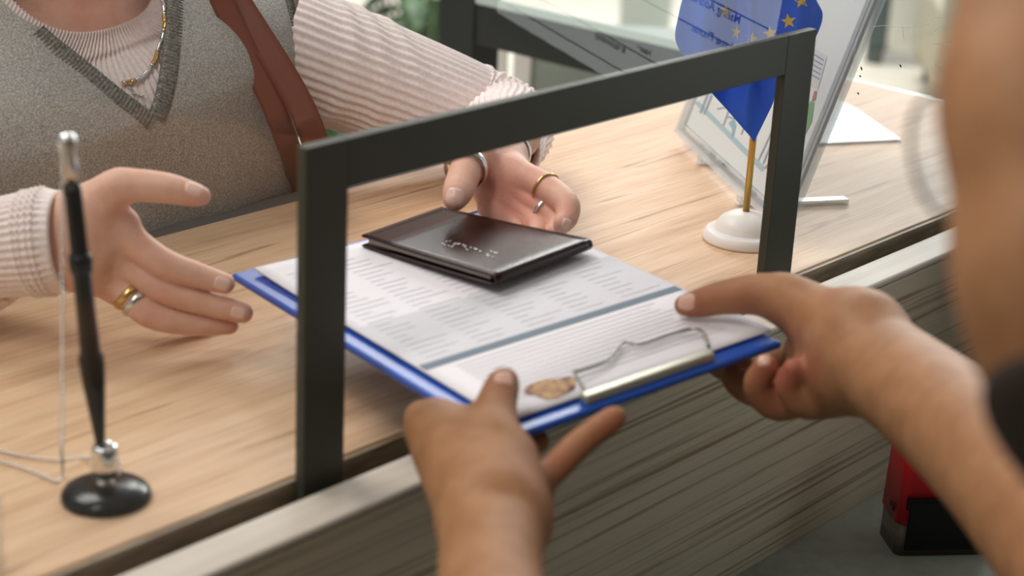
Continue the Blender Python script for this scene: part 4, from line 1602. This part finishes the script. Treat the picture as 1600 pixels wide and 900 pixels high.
def strap(name, cen, wpx, d_off, bend=0.0):
    P, wv = [], []
    cpx = spline(cen, 60)
    dd = []
    for x, y in cpx:
        p, n = hit(vbv, x, y)
        dd.append(np.nan if p is None else (np.array(p) - CAM) @ R3[:, 2])
    dd = np.array(dd)
    ok = ~np.isnan(dd)
    dd = np.interp(np.arange(60), np.arange(60)[ok], dd[ok])
    ii = np.arange(60)
    sm_ = np.polyval(np.polyfit(ii[ok], np.minimum(dd[ok], 1.62), 1), ii)
    drop = np.clip((cpx[:, 1] - 190) / 110, 0, 1)          # below the waist the straps hang behind the worktop edge
    sm_ = sm_ - d_off; sm_ = sm_ + drop * np.maximum(0, 1.735 - d_off - sm_); d_off = 0
    V, F = [], []
    tg = np.gradient(cpx, axis=0); tg /= np.linalg.norm(tg, axis=1)[:, None]
    for i, (x, y) in enumerate(cpx):
        nx_, ny_ = -tg[i][1], tg[i][0]
        for o_ in (0, 0.0022):
            for s_ in (-1, -0.5, 0, 0.5, 1):
                V.append(at(x + nx_ * s_ * wpx / 2, y + ny_ * s_ * wpx / 2, sm_[i] - d_off - o_ * (1 if True else 0) + 0.004 * s_ * bend))
    for i in range(59):
        a = i * 10
        for j in range(4):
            F.append([a + 5 + j, a + 6 + j, a + 16 + j, a + 15 + j]); F.append([a + j, a + 10 + j, a + 11 + j, a + 1 + j])
        F.append([a, a + 5, a + 15, a + 10]); F.append([a + 4, a + 14, a + 19, a + 9])
    return link(name, from_np(name, V, F), m_strap, bag)


strap('strap', [(328, -40), (350, 8), (382, 75), (420, 150), (446, 215), (462, 262), (470, 330), (474, 390)], 36, 0.018)
strap('strap', [(345, -45), (369, 0), (411, 66), (446, 122), (473, 172), (492, 222), (508, 290)], 43, 0.027)
bb = tw(0.31, -0.42, -0.06)
bm = bmesh.new(); bm_box(bm, (bb[0] - 0.045, bb[1] - 0.12, bb[2] - 0.12), (bb[0] + 0.045, bb[1] + 0.10, bb[2] + 0.12), 0.012, 3)
link('bag_body', bm, m_strap, bag)

# grey hair, out of frame above the neck
bm = bmesh.new()
bmesh.ops.create_uvsphere(bm, u_segments=32, v_segments=20, radius=1.0, matrix=Matrix.Translation(hd + tU * 0.04 - tF * 0.03) @ Matrix.Diagonal((0.096, 0.104, 0.096, 1)))
link('hair', bm, m_hairgrey, cust)

# ------------------------------------------------------------------ the clerk (seen from behind the shoulder)
# right hand: thumb on the papers, fingers folded under the board
h3_f = [
    limb([(1292, 505, 1.205, 44), (1208, 463, 1.215, 36), (1136, 464, 1.226, 28), (1092, 474, 1.232, 23), (1070, 477, 1.234, 17)], 0.008),      # thumb
    limb([(1262, 560, 1.240, 34), (1180, 585, 1.262, 25), (1128, 572, 1.266, 21), (1110, 556, 1.262, 17)]),             # index, under the board
    limb([(1280, 585, 1.215, 34), (1192, 612, 1.226, 27), (1148, 590, 1.232, 22), (1160, 566, 1.236, 17)]),             # middle
    limb([(1295, 600, 1.195, 34), (1218, 632, 1.196, 27), (1184, 604, 1.188, 23), (1197, 572, 1.180, 20)]),             # ring
    limb([(1318, 610, 1.180, 32), (1262, 632, 1.172, 25), (1232, 606, 1.164, 21), (1240, 578, 1.158, 18.5)]),           # little
]
h3_p = [
    limb([(1345, 552, 1.150, 80), (1425, 607, 1.095, 85), (1500, 668, 1.03, 96), (1580, 745, 0.96, 108), (1680, 850, 0.89, 130), (1760, 930, 0.84, 150)]),
    limb([(1335, 520, 1.165, 62), (1262, 548, 1.230, 38)]),
    limb([(1335, 545, 1.165, 62), (1280, 580, 1.210, 38)]),
    limb([(1340, 565, 1.160, 62), (1296, 598, 1.194, 38)]),
    limb([(1345, 580, 1.150, 56), (1320, 608, 1.178, 36)]),
    limb([(1338, 590, 1.148, 50), (1255, 606, 1.186, 36)]),
    limb([(1350, 520, 1.150, 64), (1290, 500, 1.190, 52), (1230, 468, 1.212, 40)], 0.012),
]
# left hand: back of the hand towards us, thumb on top, one finger showing past the board's edge
h4_f = [
    limb([(770, 700, 1.040, 46), (774, 640, 1.068, 34), (784, 606, 1.084, 28), (788, 596, 1.088, 23)], 0.008),          # thumb
    limb([(672, 668, 1.085, 36), (664, 655, 1.110, 30), (720, 668, 1.135, 24), (770, 664, 1.150, 19)]),                 # index
    limb([(690, 700, 1.075, 36), (712, 720, 1.100, 30), (770, 712, 1.120, 24), (840, 690, 1.130, 19)]),                 # middle
    limb([(800, 775, 1.025, 36), (852, 745, 1.055, 25), (905, 694, 1.070, 23), (950, 660, 1.076, 21), (961, 652, 1.077, 18)]),     # ring
    limb([(806, 800, 1.010, 34), (836, 790, 1.040, 26), (850, 752, 1.062, 22), (878, 726, 1.076, 18)]),                 # little
]
h4_p = [
    limb([(768, 835, 0.985, 82), (768, 925, 0.925, 86), (800, 1150, 0.83, 124), (870, 1500, 0.735, 165)]),
    limb([(752, 800, 1.0, 64), (676, 668, 1.082, 40)]),
    limb([(758, 800, 1.0, 64), (692, 705, 1.072, 40)]),
    limb([(768, 790, 1.0, 62), (735, 690, 1.055, 42)]),
    limb([(778, 800, 1.0, 62), (772, 700, 1.042, 48)], 0.012),
    limb([(790, 800, 1.0, 58), (802, 720, 1.035, 38)]),
    limb([(795, 815, 1.0, 56), (808, 780, 1.018, 40)]),
    limb([(690, 665, 1.082, 34), (735, 672, 1.072, 34)]),
]
hc = at(1955, 150, 0.63)                      # middle of the head
hF = np.array([-0.10, 0.95, -0.28]); hF /= np.linalg.norm(hF)
hU = np.array([0.02, 0.28, 0.95]); hU -= hU.dot(hF) * hF; hU /= np.linalg.norm(hU)
hS = np.cross(hF, hU)
head = [
    blob(at(1960, 60, 0.64), 0.098),
    limb([(1618, -260, 0.615, 130), (1612, 0, 0.60, 92), (1600, 170, 0.580, 108), (1640, 300, 0.572, 112), (1650, 400, 0.570, 142), (1690, 520, 0.572, 146), (1740, 640, 0.580, 130)]),
    limb([(1700, 170, 0.595, 200), (1900, 150, 0.63, 300)]), limb([(1720, 420, 0.585, 190), (1900, 380, 0.63, 300)]),
    limb([(1740, 620, 0.580, 125), (1880, 480, 0.62, 240)]),
    limb([(1960, 300, 0.64, 280), (2080, 800, 0.68, 300)]),
    blob(at(1990, 250, 0.535), (0.018, 0.010, 0.030)), blob(at(1990, 330, 0.54), (0.010, 0.008, 0.012)),
]
lsh = np.array([0.42, 0.12, 0.10]); rsh = np.array([0.84, 0.06, 0.13])
lel, rel = at(870, 1500, 0.735), at(1760, 930, 0.84)
ctorso = [chain([((lsh + rsh) / 2 + np.array([0, -0.03, -0.05]), 0.10), ((lsh + rsh) / 2 + np.array([0.0, -0.10, -0.55]), 0.13)], 0.02),
          chain([(lsh, 0.055), (rsh, 0.055)], 0.02), chain([(lsh, 0.052), (lel, 0.043)], 0.02), chain([(rsh, 0.052), (rel, 0.043)], 0.02),
          chain([((lsh + rsh) / 2 + np.array([0, -0.01, 0.0]), 0.065), (at(2080, 760, 0.68), 0.06)], 0.02)]
spots = px_spots([(1075, 478, 1.22, 45, .55), (1197, 572, 1.16, 42, .9), (1240, 578, 1.14, 42, .9), (1160, 470, 1.21, 40, .35), (1250, 530, 1.19, 60, .35), (1210, 620, 1.18, 50, .5), (960, 655, 1.06, 40, .8), (880, 715, 1.05, 50, .45), (786, 600, 1.07, 40, .4), (845, 770, 1.0, 50, .3)])
clerk, kV, kF = person_mesh('person', [(body_sdf(h3_p, h3_f, 0.014, 0.007), 0.0016), (body_sdf(h4_p, h4_f, 0.014, 0.007), 0.0016), (body_sdf(head, [], 0.03), 0.004), (body_sdf(ctorso, [], 0.03), 0.007)], m_skin_m, spots)
tag(clerk, 'bearded clerk with bare forearms holding the near end of the blue clipboard', 'person')
kbv = bvh_of(kV, kF)
nail(kbv, (1072, 470), (1054, 473), 0.0125, 0.0135, m_nail_m, clerk)
nail(kbv, (787, 590), (788, 577), 0.0125, 0.0125, m_nail_m, clerk)
nail(kbv, (1193, 562), (1196, 550), 0.0095, 0.0095, m_nail_m, clerk)
# shirt, beard and hair ride on the body
shirt_f = body_sdf([chain([((lsh + rsh) / 2 + np.array([0, -0.03, -0.05]), 0.112), ((lsh + rsh) / 2 + np.array([0.0, -0.10, -0.55]), 0.142)], 0.02),
                    chain([(lsh, 0.066), (rsh, 0.066)], 0.02), chain([(lsh, 0.064), (lsh + (lel - lsh) * 0.55, 0.058)], 0.02), chain([(rsh, 0.064), (rsh + (rel - rsh) * 0.4, 0.058)], 0.02)], [], 0.03)
V, F = surface(shirt_f, 0.008)
link('shirt', from_np('shirt', V, F), m_tee, clerk)
head_f = body_sdf(head, [], 0.03)


def shell(grow, region):
    """a layer hugging the head, kept only inside the region"""
    def f(p):
        return np.maximum(head_f(p) - grow, region(p))
    f.bounds = region.bounds
    return f


beard_r = body_sdf([limb([(1705, 660, 0.565, 150), (1740, 560, 0.565, 150), (1790, 420, 0.575, 180), (1800, 200, 0.585, 170)]), limb([(1705, 660, 0.565, 150), (1850, 760, 0.60, 260)])], [], 0.02)
V, F = surface(shell(0.0035, beard_r), 0.003)
link('beard', from_np('beard', V, F), m_beard, clerk)
hair_r = body_sdf([limb([(1830, 120, 0.60, 170), (1800, -250, 0.62, 330)]), blob(at(2050, 0, 0.70), 0.11)], [], 0.02)
V, F = surface(shell(0.008, hair_r), 0.004)
link('hair', from_np('hair', V, F), m_beard, clerk)

# his glasses: one lens stands clear of the cheek
gl = thing('eyeglasses', 'thin rimmed eyeglasses worn by the clerk at the edge of the picture', 'glasses')
gd = 0.625
lc = at(1500, 240, gd)
gx = R3 @ np.array([0.86, -0.15, -0.42]); gx /= np.linalg.norm(gx)          # along the lens towards the temple
gy_ = R3 @ np.array([0.22, 0.97, 0.05]); gy_ -= gy_.dot(gx) * gx; gy_ /= np.linalg.norm(gy_)
gz = np.cross(gx, gy_)
rx, ry = 76 * m_per_px(gd), 106 * m_per_px(gd)
ringp = [lc + gx * rx * math.copysign(abs(math.cos(a)) ** 0.85, math.cos(a)) + gy_ * ry * math.copysign(abs(math.sin(a)) ** 0.85, math.sin(a)) for a in np.linspace(0, 2 * math.pi, 65)[:-1]]
V, F = [lc + gz * 0.001], []
for p in ringp: V.append(p)
for k in range(64): F.append([0, 1 + k, 1 + (k + 1) % 64])
V2 = [v + gz * 0.0015 for v in V]
F += [[i + 65 for i in q[::-1]] for q in F]
link('lens', from_np('lens', V + V2, F), m_lens, gl)
V, F = tube_np(np.array(ringp + ringp[:2]), [0.0010] * 66, 8, cap=False)
link('rim', from_np('rim', V, F), mat('brown_metal_rim', (126, 104, 88), 0.3, 0.6), gl)
tube('temple', spline([lc + gx * rx, at(1660, 150, 0.56), at(2050, 130, 0.525)], 30), 0.0012, mat('dark_temple', (70, 56, 46), 0.4), gl)

# ------------------------------------------------------------------ waiting area behind
m_leaf = mat('plant_leaf', (70, 110, 60), 0.5)
noise_color(m_leaf, [(0.3, (50, 84, 48)), (0.6, (104, 140, 92)), (0.75, (196, 206, 160))], 14, (1, 1, 1), 2)
m_pot = mat('terracotta_pot', (176, 110, 78), 0.7)
m_potw = mat('white_pot', (226, 226, 222), 0.5)


def plant(name, base, h, spread, n, label, pot_m, seed, leaf_len=0.2):
    r_ = random.Random(seed)
    t = thing(name, label, 'plant', None)
    t.location = base
    bm = bmesh.new(); lathe(bm, [(0, 0), (0.11, 0), (0.15, 0.22), (0.155, 0.25), (0.14, 0.25), (0.13, 0.22), (0, 0.21)], (0, 0, 0), n=32)
    link('pot', bm, pot_m, t)
    bm = bmesh.new(); st_ = bmesh.new()
    for i in range(n):
        a = r_.random() * 2 * math.pi; el = 0.25 + r_.random() * 0.75
        d0 = Vector((math.cos(a) * spread * r_.random(), math.sin(a) * spread * r_.random(), 0.25 + (h - 0.25) * el))
        V, F = tube_np(spline([(0, 0, 0.2), tuple(d0 * 0.5 + Vector((0, 0, 0.05))), tuple(d0)], 8), [0.006] * 8, 6)
        vs = [st_.verts.new(v) for v in V]
        for q in F: st_.faces.new([vs[k] for k in q])
        ll = leaf_len * (0.6 + 0.7 * r_.random()); w = ll * 0.22
        dx = Vector((math.cos(a), math.sin(a), -0.2 + 0.7 * r_.random())).normalized(); sd = dx.cross(Vector((0, 0, 1))).normalized(); up = sd.cross(dx)
        rowsL = []
        for k in range(7):
            u = k / 6
            ww = w * math.sin(math.pi * min(1, u * 0.95 + 0.05)) ** 0.8
            c = d0 + dx * ll * u - Vector((0, 0, 1)) * ll * 0.45 * u * u
            rowsL.append([bm.verts.new(c - sd * ww + up * ww * 0.25), bm.verts.new(c), bm.verts.new(c + sd * ww + up * ww * 0.25)])
        for p, q in zip(rowsL, rowsL[1:]):
            bm.faces.new([p[0], p[1], q[1], q[0]]); bm.faces.new([p[1], p[2], q[2], q[1]])
    link('stem', st_, m_leaf, t)
    lf = link('foliage', bm, m_leaf, t); lf['kind'] = 'stuff'
    sm_ = lf.modifiers.new('t', 'SOLIDIFY'); sm_.thickness = 0.001
    return t


pb1 = at(565, 60, 4.6); pb2 = at(668, 40, 5.6)
plant('potted_plant', (pb1[0], pb1[1], ZF), 0.62, 0.22, 60, 'leafy green plant in a terracotta pot behind the cream sleeve', m_pot, 3)
plant('potted_plant', (pb2[0], pb2[1], ZF), 0.70, 0.22, 50, 'bushy plant in a white pot beside the black partition post', m_potw, 5, 0.16)

# low display counter behind the black rail
m_gg = mat('grey_green_panel', (150, 158, 150), 0.6)
dc = thing('display_counter', 'grey green display counter with white corner posts beyond the black rail', 'counter')
c0 = onz(800, 190, ZF); c0 = at(790, 150, 3.4)
hx = np.array([0.62, -0.78, 0.0]); hy = np.array([0.78, 0.62, 0.0])
DM = Matrix(((hx[0], hy[0], 0, c0[0]), (hx[1], hy[1], 0, c0[1]), (0, 0, 1, 0), (0, 0, 0, 1)))
zt = at(860, 78, 3.4)[2]
box('body', (0.02, 0.0, ZF), (0.42, 0.3, zt), m_gg, dc, 0.003, 2, DM)
box('corner_post', (-0.035, -0.01, ZF), (0.0, 0.03, zt + 0.02), m_white, dc, 0.002, 2, DM)
box('corner_post', (0.012, -0.012, ZF), (0.045, 0.03, zt + 0.02), m_white, dc, 0.002, 2, DM)
box('side_panel', (-0.12, 0.0, ZF), (-0.035, 0.4, zt - 0.01), mat('grey_side', (128, 128, 124), 0.6), dc, 0.002, 2, DM)

# tub armchair, pedestal and door frame at the right of the waiting area
m_taupe = mat('taupe_upholstery', (176, 170, 150), 0.85)
ac = thing('tub_armchair', 'taupe upholstered tub armchair on the cream floor of the waiting area', 'armchair')
a0 = onz(1560, 165, ZF)
AM = Matrix.Translation(a0) @ Matrix.Rotation(math.radians(215), 4, 'Z')
box('seat', (-0.32, -0.3, 0.10), (0.32, 0.3, 0.42), m_taupe, ac, 0.04, 3, AM)
box('backrest', (-0.40, 0.22, 0.06), (0.40, 0.38, 0.80), m_taupe, ac, 0.05, 3, AM)
box('armrest', (-0.42, -0.3, 0.06), (-0.30, 0.26, 0.60), m_taupe, ac, 0.04, 3, AM)
box('armrest', (0.30, -0.3, 0.06), (0.42, 0.26, 0.60), m_taupe, ac, 0.04, 3, AM)
for sx_ in (-0.32, 0.32):
    for sy_ in (-0.24, 0.3):
        bm = bmesh.new(); lathe(bm, [(0, 0), (0.018, 0), (0.024, 0.1), (0, 0.1)], AM @ Vector((sx_, sy_, 0)), n=16); link('leg', bm, m_black, ac)
pd_ = thing('plant_pedestal', 'tall white tapered planter standing before the window', 'planter')
p0_ = onz(1432, 78, ZF)
bm = bmesh.new(); lathe(bm, [(0, 0), (0.12, 0), (0.14, 0.02), (0.19, 0.75), (0.20, 0.78), (0.18, 0.78), (0.17, 0.70), (0, 0.70)], p0_, n=40); link('planter', bm, m_potw, pd_)
bm = bmesh.new(); lathe(bm, [(0, 0.69), (0.172, 0.69), (0.172, 0.705), (0, 0.715)], p0_, n=24); link('soil', bm, mat('dark_soil', (52, 42, 34), 0.9), pd_)
m_teal = mat('dark_teal_frame', (40, 70, 72), 0.5)
d0 = onz(1366, 98, ZF)
door = box('door_1', (d0[0] - 0.03, d0[1] - 0.03, ZF), (d0[0] + 0.03, d0[1] + 0.03, 2.1), m_teal)
tag(door, kind='structure')
d1 = d0 + np.array([0.55, -0.75, 0])
DRM = Matrix.Translation(d0) @ Matrix.Rotation(math.atan2(-0.75, 0.55), 4, 'Z')
box('door_rail', (0.03, -0.02, 0.0), (0.90, 0.02, 0.05), mat('pale_aluminium', (200, 204, 208), 0.4, 0.5), door, 0, 2, DRM)
bt = thing('waste_bin', 'grey green waste bin in the far waiting area above the black rail', 'bin')
w0 = onz(1005, 66, ZF)
bm = bmesh.new(); lathe(bm, [(0, 0), (0.10, 0), (0.105, 0.02), (0.12, 0.55), (0.125, 0.56), (0.11, 0.56), (0.10, 0.05), (0, 0.05)], w0, n=32); link('body', bm, mat('bin_grey_green', (156, 166, 156), 0.5), bt)
